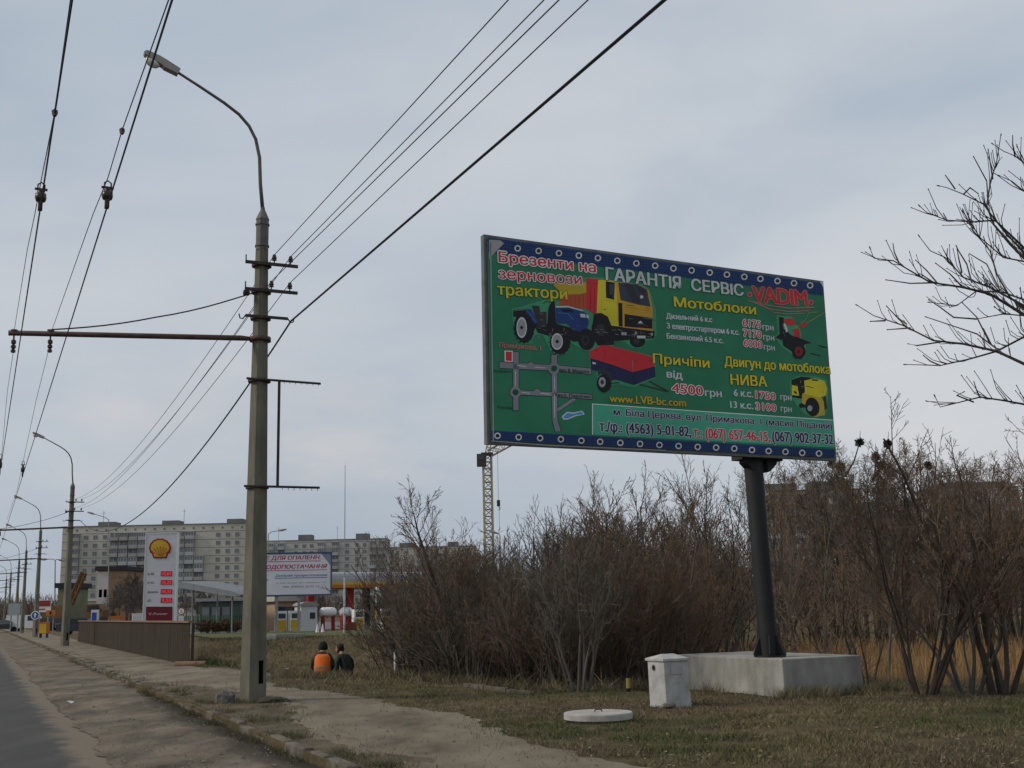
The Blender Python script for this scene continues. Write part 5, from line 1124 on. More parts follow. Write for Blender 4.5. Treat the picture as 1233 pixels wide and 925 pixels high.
block('yellowish apartment block behind the trees right of the billboard mast', 925, 1036, 592, 590, 290, 9, 2.75, (.12, .22, .5, .6, .9), (.03, .33, .72, .8), M_panel3, 11, ((.0, .35, 2.0), (.5, .95, 2.4)), attic=False)
block('grey apartment block behind the tall trees at the right picture edge', 1120, 1226, 592, 583.5, 300, 9, 2.75, (.2, .35, .62, .75), (.08, .5, .9), M_panel2, 12, ((.16, .9, 1.6),), attic=False)
block('low apartment wing between the two blocks at the right', 1037, 1119, 607, 603, 330, 8, 2.75, (.15, .3, .6, .8), (.45, .95), M_panel, 13, attic=False)
# other buildings
def house(name, label, cat, px0, px1, pyt, Y, dp, wm, parts, roof=None):
    a, d = hit_Y(px0, pyt, Y), hit_Y(px1, pyt, Y); z = (a.z + d.z) / 2; w = d.x - a.x; r_ = empty(name, (a.x, Y, LAWN), label, cat); h = z - LAWN
    local_obj('wall', [(wm, [((w / 2, dp / 2, h / 2), (w, dp, h))])], r_)
    if roof:
        m, kind, rh = roof
        if kind == 'flat': local_obj('roof', [(m, [((w / 2, dp / 2, h + rh / 2), (w + .8, dp + .8, rh))])], r_)
        else: b = MB(); b.prism([(-.6, 0), (w + .6, 0), (w * .86, rh), (w * .14, rh)], (0, -.5, h), V((1, 0, 0)), ZUP, V((0, 1, 0)), 0, dp + 1); b.build('roof', m, r_, local=True)
    for nm, m, u0_, u1_, v0_, v1_ in parts: local_obj(nm, [(m, [((w * (u0_ + u1_) / 2, -.06, h * (v0_ + v1_) / 2), (w * (u1_ - u0_), .16, h * (v1_ - v0_)))])], r_)
    return r_
M_brick = mat('orange brick', (.24, .14, .085), .9, c2=(.33, .21, .13), scale=.6); M_slate = mat('dark slate', (.025, .026, .03), .8); M_dgreen = mat('dark green wall', (.05, .075, .06), .8, c2=(.085, .115, .095), scale=.5)
house('brick_house', 'orange brick house with dark roof in front of the wide apartment block', 'house', 118, 150, 687, 200, 10, M_brick, [('pale_panel', M_panel2, 0, .40, 0, .98), ('window', M_pane, .08, .2, .52, .66), ('window', M_pane, .26, .38, .52, .66), ('window', M_pane, .08, .2, .2, .34), ('window', M_pane, .6, .72, .6, .74), ('door', M_slate, .55, .75, 0, .24)], (M_slate, 'flat', .7))
house('low_building', 'low dark green building with three windows behind the green fence', 'building', 241, 290, 724, 118, 8, M_dgreen, [('window', M_pane, .06, .24, .25, .8), ('window', M_pane, .30, .50, .25, .8), ('window', M_pane, .56, .74, .25, .8)], (M_galv, 'flat', .3))
house('red_roof_house', 'house with a dull red roof far behind the thicket', 'house', 684, 722, 671, 160, 9, M_brick, [('window', M_pane, .2, .4, .5, .8), ('window', M_pane, .6, .8, .5, .8)], (mat('dull red roof', (.16, .05, .04), .85, c2=(.22, .075, .06), scale=.7), 'hip', 2.6))
house('shop_pavilion', 'yellow green pavilion with a dark flat roof left of the wide apartment block', 'pavilion', 70, 85, 708, 170, 7, mat('yellow green wall', (.13, .135, .07), .8, c2=(.19, .20, .11), scale=.7), [('window', M_pane, .3, .8, .1, .45)], (M_slate, 'flat', .7))
house('ground_floor_shop', 'grey single storey shop along the foot of the wide apartment block', 'shop', 92, 140, 724, 250, 8, M_panel2, [('window', M_pane, .05 + .19 * k, .17 + .19 * k, .15, .7) for k in range(5)], (M_panel, 'flat', .5))

# ------------------------------------------------------------------ tower crane
Yk = 250.0; kb_, kt = hit_Y(590, 700, Yk), hit_Y(588, 548, Yk); M_crane = mat('faded yellow crane paint', (.33, .285, .17), .7, c2=(.46, .41, .27), scale=.6)
CRN = empty('tower_crane', (kb_.x, Yk, 0), 'tall pale yellow lattice tower crane rising behind the bare thicket', 'crane')
def lattice(b, p, q, w, n, r, taper=1.0, side=None):
    p, q = V(p), V(q); d = (q - p).normalized(); X = (side or d.cross(V((0, 1, 0)))).normalized(); Y = d.cross(X); pr_ = None
    for k in range(n + 1):
        u = k / n; c = p.lerp(q, u); h = w / 2 * (1 + (taper - 1) * u); cs_ = [c + X * a * h + Y * e_ * h for a, e_ in ((-1, -1), (1, -1), (1, 1), (-1, 1))]
        for i in range(4): b.tube([cs_[i], cs_[(i + 1) % 4]], r * .6, 4, False)
        if pr_:
            for i in range(4):
                b.tube([pr_[i], cs_[i]], r, 4, False); j = (i + 1) % 4; b.tube([pr_[i], cs_[j]] if k % 2 else [pr_[j], cs_[i]], r * .6, 4, False)
        pr_ = cs_
tz = V((kb_.x - .15, Yk, kt.z))
b = MB(); lattice(b, (kb_.x, Yk, -1), tz, 1.75, 24, .20, side=V((1, .15, 0))); b.build('mast', M_crane, CRN)
b = MB(); b.box(tz + V((-1.2, -.6, -1.2)), (2.0, 2.0, 2.6)); b.box(tz + V((-.0, 0, .2)), (2.6, 2.2, .5)); cab = b.build('cab', mat('dark crane cab', (.06, .052, .045), .7), CRN)
b = MB(); b.box(tz + V((-1.3, -1.63, -.7)), (1.3, .08, .9)); b.build('cab_window', M_glass, cab)
j0 = tz + V((.6, 0, .4)); j1 = hit_Y(604, 538, Yk); jd = (j1 - j0).normalized(); jd = (jd + V((0, .12, 0))).normalized()
b = MB(); lattice(b, j0, j0 + jd * 30, 1.5, 20, .16, .6); b.build('jib', M_crane, CRN)
b = MB(); lattice(b, tz + V((.1, 0, .3)), tz + V((1.6, 0, 8.5)), 1.0, 6, .12, .5); b.build('tower_head', M_crane, CRN)
b = MB(); b.tube([tz + V((1.6, 0, 8.4)), j0 + jd * 27], .05, 4); b.build('stay_cable', M_wire, CRN)
rp = j0 + jd * 1.9; hz = hit_Y(593.5, 606, Yk).z; b = MB(); b.tube([V((rp.x, rp.y, rp.z)), V((rp.x, rp.y, hz))], .05, 4); b.build('hoist_rope', M_wire, CRN)
b = MB(); b.box(V((rp.x, rp.y, hz)), (.7, .4, 1.3)); b.tube([V((rp.x, rp.y, hz - .6)), V((rp.x + .3, rp.y, hz - 1.2)), V((rp.x, rp.y, hz - 1.5))], .12, 5); b.build('hook', M_steel, CRN)
b = MB(); b.tube([V((rp.x + .1, rp.y, hz - 1.4)), V((rp.x + .1, rp.y, hit_Y(594, 640, Yk).z))], .05, 4); b.build('load_sling', M_wire, CRN)

# ------------------------------------------------------------------ small things by the road at the left
def gp(px, Y, lift=0): p = hit_Y(px, 742, Y); p.z = LAWN + lift; return p
def boards(name, label, cat, px0, px1, py0, py1, Y, m, legs=2, extra=None, frame=None):
    a, d = hit_Y(px0, py0, Y), hit_Y(px1, py1, Y); r_ = empty(name, ((a.x + d.x) / 2, Y, LAWN), label, cat); w = d.x - a.x; h = a.z - d.z; cx, cz = (a.x + d.x) / 2, (a.z + d.z) / 2
    b = MB(); b.box((cx, Y, cz), (w, .1, h)); bd = b.build('panel', m, r_)
    for nm, em_, u0_, u1_, v0_, v1_ in extra or (): b = MB(); b.box((a.x + w * (u0_ + u1_) / 2, Y - .07, d.z + h * (v0_ + v1_) / 2), (w * (u1_ - u0_), .04, h * (v1_ - v0_))); b.build(nm, em_, bd)
    for k in range(legs): x = cx if legs == 1 else a.x + w * (.2 + .6 * k); b = MB(); b.tube([(x, Y + .1, LAWN - .1), (x, Y + .1, cz)], .06, 6); b.build('leg', M_galv, r_)
    return r_
boards('advert_board', 'small red and white billboard far down the road on the right', 'billboard', 45, 61, 723, 737, 140, M_white, 2, [('red_field', M_redp, .03, .97, .48, .97), ('red_band', M_redp, .1, .6, .2, .3)])
boards('advert_board', 'pale grey green board far down the road at the left edge', 'billboard', 11, 24, 727, 741, 118, mat('faded board', (.30, .34, .34), .7), 2)
boards('works_sign', 'orange rectangular road works sign beyond the blue round sign', 'sign', 56, 66, 735, 741, 112, M_orange, 2, [('black_mark', M_black, .4, .6, .2, .8)])
def round_sign(px, py, Y, rad, label, m, ring, legname='post'):
    c = hit_Y(px, py, Y); r_ = empty('traffic_sign', (c.x, Y, LAWN), label, 'traffic sign'); b = MB(); b.lathe([(rad, 0), (rad, .03)], c, 24, (V((1, 0, 0)), ZUP, V((0, -1, 0)))); d = b.build('sign_plate', ring, r_)
    b = MB(); b.lathe([(rad * .80, .03), (rad * .80, .038)], c, 24, (V((1, 0, 0)), ZUP, V((0, -1, 0)))); b.build('sign_field', m, d); b = MB(); b.tube([(c.x, Y + .04, LAWN - .1), (c.x, Y + .04, c.z + rad * .6)], .035, 6); b.build(legname, M_galv, r_); return r_, c, d
M_bluep = mat('blue enamel', (.02, .075, .30), .5)
r_, c, d = round_sign(42.5, 741, 98, .36, 'round blue traffic sign on a post in front of a distant lamp pole', M_bluep, M_white)
b = MB(); b.prism([(-.05, -.20), (.05, -.20), (.05, .02), (.15, .02), (0, .22), (-.15, .02), (-.05, .02)], c, V((1, 0, 0)), ZUP, V((0, -1, 0)), .04, .046); b.build('arrow', M_white, d)
r_, c, d = round_sign(218.5, 736, 88, .26, 'round speed limit sign with red rim right of the price sign', M_white, M_redp)
b = MB(); put_text(b, '5', c + V((-.07, 0, -.11)), V((1, 0, 0)), ZUP, V((0, -1, 0)), .14, .22, 0, .042, .04); b.build('numeral', M_ink, d)
def cabinet(name, label, cat, px0, px1, py0, py1, Y, m, m2):
    a, d = hit_Y(px0, py0, Y), hit_Y(px1, py1, Y); r_ = empty(name, ((a.x + d.x) / 2, Y, max(LAWN, d.z)), label, cat); w, h = d.x - a.x, a.z - d.z; c = V(((a.x + d.x) / 2, Y, (a.z + d.z) / 2))
    b = MB(); b.box(c, (w, w * .8, h)); b.build('casing', m, r_); b = MB(); b.box(c + V((0, -w * .41, -.02)), (w * .8, .03, h * .84)); b.build('front', m2, r_); b = MB(); b.box(c + V((0, 0, h / 2 + .03)), (w * 1.08, w * .88, .06)); b.build('lid', m, r_)
    z = d.z
    for sx_ in (-1, 1): b = MB(); b.box((c.x + sx_ * w * .38, Y, (z + LAWN) / 2 - .05), (w * .12, w * .5, max(.1, z - LAWN + .1))); b.build('leg', M_steel, r_)
cabinet('grit_bin', 'yellow orange box on the grass left of the parapet', 'bin', 48.5, 58, 750, 763, 96, M_orange, M_yel)
cabinet('equipment_cabinet', 'white box with grey front just left of the price sign, above the parapet', 'cabinet', 160.5, 171, 740, 757, 80, M_white, M_lgrey)
cabinet('notice_stand', 'white and blue stand above the parapet, left of the orange container', 'stand', 111, 117.5, 735.5, 757, 92, M_white, M_bluep)
cabinet('container', 'orange container showing above the parapet', 'container', 135, 147, 743, 757, 86, M_orange, M_brick)
cabinet('litter_bin', 'small white bin under the speed limit sign', 'bin', 215.5, 220.5, 743, 754, 87.5, M_white, M_lgrey)
# mobile crane with orange boom behind the second lamp pole
M_works = mat('dull orange machine paint', (.13, .07, .03), .7, c2=(.20, .11, .045), scale=1.2); p = gp(86, 150); MC = empty('mobile_crane', p, 'orange mobile crane with raised boom in front of the wide apartment block', 'mobile crane')
b = MB(); e1 = hit_Y(101, 690, 150); e0 = hit_Y(84, 728, 150); lattice(b, e0, e1, .55, 8, .10); b.tube([e0, e1], .22, 6); b.build('boom', M_works, MC)
b = MB(); b.box(p + ZUP * 1.3, (8.5, 2.4, .5)); b.build('chassis', M_dgrey, MC); b = MB(); b.box(p + V((-2, 0, 2.3)), (2.6, 2.2, 1.6)); b.build('turret', M_works, MC); b = MB(); b.prism([(0, 0), (2.2, 0), (2.2, .9), (1.6, 1.7), (0, 1.7)], p + V((2.2, 0, 1.5)), V((1, 0, 0)), ZUP, V((0, 1, 0)), -1.15, 1.15); cb = b.build('cab', M_works, MC)
b = MB(); b.prism([(.2, .8), (1.95, .8), (1.5, 1.55), (.2, 1.55)], p + V((2.2, 0, 1.5)), V((1, 0, 0)), ZUP, V((0, 1, 0)), -1.18, -1.16); b.build('cab_window', M_glass, cb)
for x in (-3.4, -2.2, 3.2):
    for y in (-1.1, 1.1): b = MB(); b.lathe([(.30, -.16), (.55, -.16), (.55, .16), (.30, .16)], p + V((x, y, .55)), 16, (V((1, 0, 0)), ZUP, V((0, 1, 0)))); b.build('wheel', M_black, MC)
# parked cars far off
def car(px, Y, m, label, head=0.0, van=False):
    p = gp(px, Y); r_ = empty('parked_car', p, label, 'car' if not van else 'van', None, head); X, Y_ = V((1, 0, 0)), V((0, 1, 0))
    pr_ = [(-2.1, .35), (2.1, .35), (2.15, .7), (2.0, .95), (1.1, 1.0), (.5, 1.45), (-1.2, 1.48), (-1.8, 1.02), (-2.15, .95)] if not van else [(-2.4, .4), (2.4, .4), (2.4, 1.0), (1.7, 1.3), (1.2, 2.0), (-2.4, 2.05)]
    b = MB(); b.prism(pr_, (0, 0, 0), X, ZUP, Y_, -.85, .85); b.build('body', m, r_, local=True)
    wn = [(1.0, 1.03), (.5, 1.40), (-1.1, 1.42), (-1.6, 1.05)] if not van else [(1.6, 1.32), (1.15, 1.9), (.2, 1.9), (.2, 1.32)]
    for s_ in (-1, 1): b = MB(); b.prism(wn, (0, 0, 0), X, ZUP, Y_, s_ * .845 - (.02 if s_ < 0 else 0), s_ * .845 + (.02 if s_ > 0 else 0)); b.build('window', M_glass, r_, local=True)
    for x in (-1.35, 1.35):
        for s_ in (-1, 1): b = MB(); b.lathe([(.18, -.1), (.32, -.1), (.32, .1), (.18, .1)], (x, s_ * .8, .32), 14, (X, ZUP, Y_)); b.build('wheel', M_black, r_, local=True)
        for s_ in (-.6,): pass
    for s_ in (-.55, .55): b = MB(); b.box((2.13, s_, .72), (.08, .3, .14)); b.build('headlight', M_cloudyglass, r_, local=True)
car(100, 108, M_dgrey, 'dark car parked behind the left end of the parapet', R(8)); car(34, 150, M_white, 'white van far away behind the lamp poles at left', R(5), True); car(6, 150, M_dgrey, 'dull dark car on the road at the far left edge', AZ + R(90)); car(78, 160, M_redp, 'small red car in front of the shop pavilion', R(0))
car(66, 150, M_lgrey, 'pale car parked left of the second lamp pole', R(10))
# slim street lamps standing off the road
def slim_lamp(px, pyb, pyt, px2, py2, Y, label, double=None):
    b_, t_ = gp(px, Y), hit_Y(px, pyt, Y); h_ = hit_Y(px2, py2, Y); r_ = empty('slim_lamp', b_, label, 'street lamp'); t_ = V((b_.x + (t_.x - b_.x), Y, t_.z))
    b = MB(); b.tube([b_, t_], [.13, .08], 6); b.build('post', M_galv, r_)
    for q in [h_] + ([hit_Y(*double, Y)] if double else []):
        b = MB(); m_2 = t_.lerp(q, .3) + ZUP * .15; b.tube([t_, m_2, q], .06, 5); ar = b.build('lamp_arm', M_galv, r_); d = (q - m_2).normalized(); b = MB(); b.tube([q - d * .1, q + d * .35, q + d * 1.1], [.10, .19, .10], 6); b.build('lamp_head', M_alu, ar)
slim_lamp(131, 745, 626, 113, 619, 190, 'slim street lamp rising over the left end of the wide apartment block')
slim_lamp(323, 745, 643, 336, 639, 170, 'slim street lamp just right of the foreground pole')
slim_lamp(66.5, 745, 675, 56, 673.5, 175, 'slim two armed street lamp left of the second concrete pole', (70.5, 674))
slim_lamp(602, 745, 645, 598, 642, 160, 'slim street lamp poking out of the thicket right of the crane')
# green fence beyond the grass
a, d = gp(205, 112), gp(302, 104); r_ = empty('picket_fence', (a + d) / 2, 'green metal picket fence in front of the low dark green building', 'fence'); X = (d - a); n = 46; b = MB(); M_gf = mat('green fence paint', (.035, .095, .05), .6)
for k in range(n + 1): q = a + X * (k / n); b.box(q + ZUP * .75, (.09, .03, 1.5))
b.build('pickets', M_gf, r_); Xn = X.normalized()
for z in (.25, 1.3): b = MB(); b.box((a + d) / 2 + ZUP * z + V((0, .04, 0)), (X.length, .04, .06), (Xn, ZUP.cross(Xn), ZUP)); b.build('rail', M_gf, r_)
# ------------------------------------------------------------------ bare trees
M_bark = mat('dark bark', (.038, .030, .023), .95, c2=(.080, .064, .050), scale=7, stretch=(1, 1, .3)); M_twig = mat('brown twigs', (.100, .070, .047), .95, c2=(.165, .118, .082), scale=1.5)
M_twig2 = mat('reddish twigs', (.108, .066, .042), .95, c2=(.175, .112, .074), scale=1.5); M_bark2 = mat('grey bark', (.07, .062, .052), .95, c2=(.13, .115, .098), scale=6, stretch=(1, 1, .3))
M_twig3 = mat('grey twigs', (.085, .072, .056), .95, c2=(.145, .124, .098), scale=1.5)
HT = {}
class TreeGen:
    def __init__(s, seed, twig=.005): s.r = random.Random(seed); s.tr = MB(); s.br = MB(); s.tw = twig
    def rv(s, a): return V((s.r.uniform(-a, a), s.r.uniform(-a, a), s.r.uniform(-a, a)))
    def grow(s, p, d, L_, r0, lev, spec):
        """spec[lev] = (segments, jitter, upward pull, children, child angle, child length ratio, sides)"""
        seg, jit, upw, nch, ang, lr, sides = spec[lev]; pts = [V(p)]; d = d.normalized()
        for i in range(seg):
            d = (d + s.rv(jit) + V((0, 0, upw))).normalized(); pts.append(pts[-1] + d * (L_ / seg))
        last = lev + 1 >= len(spec); r1 = s.tw * .6 if last else max(s.tw * .8, r0 * .22)
        rad = [r0 + (r1 - r0) * (i / seg) ** .85 for i in range(seg + 1)]
        (s.tr if lev == 0 else s.br).tube(pts, rad, sides, False)
        if last: return
        n = nch if isinstance(nch, int) else s.r.randint(*nch)
        for k in range(n):
            u = (.22 if lev else .30) + (.98 - (.22 if lev else .30)) * (k + s.r.random()) / n
            x = u * seg; i = min(seg - 1, int(x)); q = pts[i].lerp(pts[i + 1], x - i); dd = (pts[i + 1] - pts[i]).normalized()
            o = s.rv(1); o -= dd * o.dot(dd); o = o.normalized() if o.length > .01 else dd.orthogonal()
            a = R(s.r.uniform(*ang)); nd = dd * math.cos(a) + o * math.sin(a)
            ln = L_ * lr * s.r.uniform(.6, 1.25) * (1.15 - .65 * u); rr = max(s.tw, rad[i] * s.r.uniform(.42, .62))
            s.grow(q, nd, ln, rr, lev + 1, spec)
    def build(s, name, label, cat, group, mt, mb_, loc=(0, 0, 0), rz=0):
        zs = sorted(v[2] for v in s.br.v); s.H = zs[int(len(zs) * .995)]; HT[label] = max(HT.get(label, 0), s.H)
        root = empty(name, loc, label, cat, group, rz); s.tr.build('trunk', mt, root, local=True); s.br.build('branches', mb_, root, local=True); return root
SH = [(7, .16, .05, (7, 10), (18, 48), .46, 5), (4, .14, .11, (5, 7), (20, 50), .50, 4), (3, .18, .09, (3, 5), (22, 55), .50, 3), (2, .22, .06, 0, (0, 0), 0, 3)]
SH_S = [(7, .16, .06, (9, 12), (22, 55), .50, 5), (4, .16, .10, (7, 9), (22, 55), .50, 4), (3, .20, .09, (3, 4), (25, 60), .5, 3), (2, .22, .06, 0, (0, 0), 0, 3)]
def shrub(seed, H, stems, spread, label, group, name='bare_shrub', mt=None, mb_=None, tw=.0048, spec=SH, r0=.045):
    g = TreeGen(seed, tw); a0 = g.r.random() * 6
    for k in range(stems):
        a = a0 + 2 * math.pi * k / stems + g.r.uniform(-.4, .4); sp = spread * g.r.uniform(.25, 1.1); d = V((math.cos(a) * sp, math.sin(a) * sp, 1))
        h = H * g.r.uniform(.62, 1.0); g.grow(V((math.cos(a) * .12, math.sin(a) * .12, -.15)), d, h, r0 * g.r.uniform(.6, 1.1) * H / 4.5, 0, spec)
    return g.build(name, label, 'shrub' if name == 'bare_shrub' else 'tree', group, mt or M_bark, mb_ or M_twig)
TT = [(7, .10, .05, (11, 14), (28, 62), .46, 7), (5, .15, .12, (7, 9), (25, 58), .50, 5), (4, .18, .10, (5, 7), (25, 60), .5, 3), (2, .22, .06, (3, 4), (25, 60), .55, 3), (2, .2, .05, 0, (0, 0), 0, 3)]
def tall(seed, H, label, group, tw=.011, nests=0, r0=.17, mt=None, mb_=None, name='bare_tree', spec=TT, lean=0):
    g = TreeGen(seed, tw); g.grow(V((0, 0, -.3)), V((lean, g.r.uniform(-.1, .1), 1)), H, r0, 0, spec)
    root = g.build(name, label, 'tree', group, mt or M_bark, mb_ or M_twig)
    return root, g
def place(proto, first, loc, rz, sc, label=None):
    o = proto if first else copy_tree(proto)
    o.location = loc; o.rotation_euler = (0, 0, rz); o.scale = (sc, sc, sc)
    if label: o['label'] = label
    return o
r2 = random.Random(42)
def env_top(px):
    t = ((430, 700), (450, 690), (480, 650), (500, 640), (540, 645), (575, 655), (600, 660), (640, 655), (700, 630), (760, 615), (830, 615), (930, 630), (1040, 640), (1240, 640))
    for (a, ya), (b, yb) in zip(t, t[1:]):
        if px <= b: return ya + (yb - ya) * max(0, px - a) / (b - a)
    return 640
# --- front thicket along the rim of the hollow
GA = 'bare shrubs in the front row of the thicket'; LA = 'bare brown many stemmed shrub in the front of the thicket left of the billboard mast'
protoA = [shrub(100 + k, 4.2, 4 + k % 3, .26 + .04 * k, LA, GA, mb_=(M_twig, M_twig2, M_twig3)[k % 3], mt=(M_bark, M_bark2)[k % 2]) for k in range(6)]
used = [0] * 6; nA = 0
def hor(px): return 742 - (px - 200) * .0222
def put_by_px(protos, used, px, Y, topy, H0, hmin, hmax):
    p = hit_Y(px, 742, Y); z = ground_z(p.x, Y); zt_ = hit_Y(px, topy, Y).z; h = min(hmax, max(hmin, zt_ - z)); k = r2.randrange(len(protos))
    o = place(protos[k], not used[k], (p.x, Y, z - .02), r2.uniform(0, 6.28), h / HT[protos[k]['label']] * r2.uniform(1, 1.12)); used[k] = 1; return o
for k in range(72):
    px = r2.uniform(478, 838) if k % 6 else r2.uniform(500, 700); Y = ridge_y(hit_Y(px, 742, 26).x) + .6 + abs(r2.gauss(0, 4.6))
    if px < 530: Y = min(Y, 33)
    x = hit_Y(px, 742, Y).x
    if Y < ridge_y(x) + .5: Y = ridge_y(x) + .7
    put_by_px(protoA, used, px, Y, env_top(px) + r2.uniform(-14, 60), 4.3, 1.6, 5.8)
# --- deeper rows in the hollow
GB = 'bare shrubs in the hollow behind the billboard'; LB = 'bare brown shrub deep in the thicket in the hollow behind the billboard'
protoB = [shrub(200 + k, 6.0, 5 + k % 2, .30 + .05 * k, LB, GB, mb_=(M_twig2, M_twig, M_twig2, M_twig3)[k], mt=M_bark, tw=.0075, r0=.05) for k in range(4)]
used = [0] * 4
for k in range(100):
    px = r2.uniform(520, 1280)
    if px > 870 and k % 2: continue
    Y = r2.uniform(34, 60) if px < 830 else r2.uniform(66, 96)
    if px < 560: Y = r2.uniform(31, 38)
    put_by_px(protoB, used, px, Y, env_top(px) + r2.uniform(-8, 45), 6.2, 2.5, 10)
# --- a few thin young trees standing above the thicket
GC = 'slender bare trees above the thicket'; LC = 'slender bare tree with upright branches rising above the thicket behind the billboard'
YT = [(7, .09, .06, (12, 15), (20, 42), .42, 5), (4, .13, .12, (6, 8), (20, 45), .48, 4), (3, .17, .08, (2, 4), (22, 50), .5, 3), (2, .2, .05, 0, (0, 0), 0, 3)]
protoC = [tall(300 + k, 7.0, LC, GC, tw=.0078, r0=.085, spec=YT, mt=(M_bark, M_bark2)[k % 2], mb_=(M_bark, M_twig, M_bark)[k], lean=(-.12, .1, -.2)[k])[0] for k in range(3)]
used = [0] * 3
for px, Y, ty in ((500, 31, 612), (518, 33, 625), (562, 34, 648), (606, 40, 640), (640, 38, 632), (668, 36, 585), (690, 33, 570), (712, 34, 552), (735, 36, 545), (752, 31, 556), (778, 40, 540), (800, 34, 548), (822, 38, 540), (846, 33, 552), (868, 42, 545), (884, 35, 560), (905, 40, 552), (946, 44, 558), (968, 39, 580), (985, 48, 560), (1010, 43, 600), (660, 44, 600), (725, 46, 585), (790, 48, 575), (1060, 50, 590), (1150, 52, 600), (676, 27, 600), (744, 27, 590), (812, 29, 575), (858, 30, 570), (930, 36, 575), (630, 31, 640)):
    p = hit_Y(px, 742, Y); z = ground_z(p.x, Y); h = hit_Y(px, ty, Y).z - z; k = r2.randrange(3); place(protoC[k], not used[k], (p.x, Y, z), r2.uniform(0, 6.28) if px > 700 else r2.uniform(-.6, .6), h / HT[LC]); used[k] = 1
# --- tall trees with dark mistletoe balls at the right
GD = 'tall bare trees on the far side of the hollow'; LD = 'tall bare tree on the far side of the hollow at the right'
protoD = [tall(400 + k, 13.0, LD, GD, tw=.0115, r0=.19, mb_=(M_twig, M_twig3, M_twig2)[k])[0] for k in range(3)]
used = [0] * 3
for k in range(16):
    px = r2.uniform(928, 1290); Y = r2.uniform(80, 118); p = hit_Y(px, 742, Y); z = ground_z(p.x, Y); h = (hit_Y(px, 540 + r2.uniform(-6, 38), Y).z - z)
    j = r2.randrange(3); place(protoD[j], not used[j], (p.x, Y, z), r2.uniform(0, 6.28), h / HT[LD]); used[j] = 1
for k, (px, Y, ty) in enumerate(((985, 92, 552), (1002, 84, 540), (1022, 90, 532), (1042, 84, 530), (1056, 92, 528), (1078, 86, 531), (1098, 94, 542), (1118, 85, 534), (1140, 92, 546), (1168, 88, 540), (1195, 95, 548), (1222, 88, 538))):
    p = hit_Y(px, 742, Y); z = ground_z(p.x, Y); place(protoD[k % 3], not used[k % 3], (p.x, Y, z), r2.uniform(0, 6.28), (hit_Y(px, ty, Y).z - z) / HT[LD]); used[k % 3] = 1
M_mist = mat('dark mistletoe', (.030, .030, .018), .95, c2=(.065, .062, .036), scale=3)
def mistletoe_tree(seed, px, Y, ty, balls, label):
    root, g = tall(seed, 13.0, label, GD, tw=.0115, r0=.22, mb_=M_twig3); p = hit_Y(px, 742, Y); z = ground_z(p.x, Y); h = hit_Y(px, ty, Y).z - z; sc = h / g.H
    root.location = (p.x, Y, z); root.scale = (sc,) * 3
    for bx, by in balls:
        q = hit_Y(bx, by, Y + r2.uniform(-1, 1)); c = (q - V(root.location)) / sc; b = MB(); rr = random.Random(int(bx)); rad = .36 / sc
        for i in range(150):
            d = V((rr.gauss(0, 1), rr.gauss(0, 1), rr.gauss(0, 1))).normalized(); s_ = d.orthogonal().normalized() * .05; e_ = c + d * rad * rr.uniform(.45, 1.15); b.add([c + s_, c - s_, e_ - s_ * 1.5 + V((0, 0, .03)), e_ + s_ * 1.5], [(0, 1, 2, 3)])
        lb = MB(); h0 = max(.35 * g.H, c.z - 1.2 * math.hypot(c.x, c.y) - 1.0); lb.tube([V((0, 0, h0)), V((c.x * .6, c.y * .6, h0 + (c.z - h0) * .45)), c, c + V((c.x * .1, 0, .9))], [.09, .06, .035, .012], 5, False); lb.build('limb', M_bark, root, local=True)
        b.build('mistletoe_clump', M_mist, root, local=True)
mistletoe_tree(451, 1030, 88, 536, [(1035, 533), (1012, 562), (1001, 558)], 'tall bare tree with mistletoe balls right behind the lower right billboard corner')
mistletoe_tree(452, 1064, 86, 530, [(1069, 535), (1055, 550), (1060, 561)], 'tall bare tree carrying three dark mistletoe balls, right of the billboard')
mistletoe_tree(453, 1122, 90, 540, [(1118, 561)], 'tall bare tree with a single dark mistletoe ball, midway to the right picture edge')
# --- shrubs that stand alone in front
def solo(px, py, H, seed, stems, spread, label, sp=SH, mt=None, tw=.0055, Y=None, rz=0, r0=.05, name='bare_shrub', mb_=None):
    o = shrub(seed, H, stems, spread, label, None, name, mt=mt, tw=tw, spec=sp, r0=r0, mb_=mb_); p = hit_z(px, py, LAWN); o.location = (p.x, p.y, ground_z(p.x, p.y)); o.rotation_euler = (0, 0, rz); return o
solo(1112, 836, 3.7, 501, 9, .70, 'wide fan of bare stems standing in front of the dry reeds right of the footing')
solo(1168, 836, 3.6, 502, 6, .55, 'bare shrub right of the wide fan of stems', mt=M_bark2)
solo(1205, 836, 5.4, 503, 5, .45, 'largest dark bare shrub at the right edge of the lawn', r0=.06)
solo(1040, 826, 2.6, 504, 5, .8, 'low sprawling bare shrub just right of the footing')
solo(870, 800, 3.6, 505, 5, .6, 'bare shrub behind the left half of the footing', mt=M_bark2)
solo(985, 800, 3.4, 506, 5, .6, 'bare shrub behind the right half of the footing')
solo(700, 834, 3.2, 508, 7, .5, 'pale grey bare shrub in the front of the thicket left of the utility box', mt=M_bark2, mb_=M_twig3)
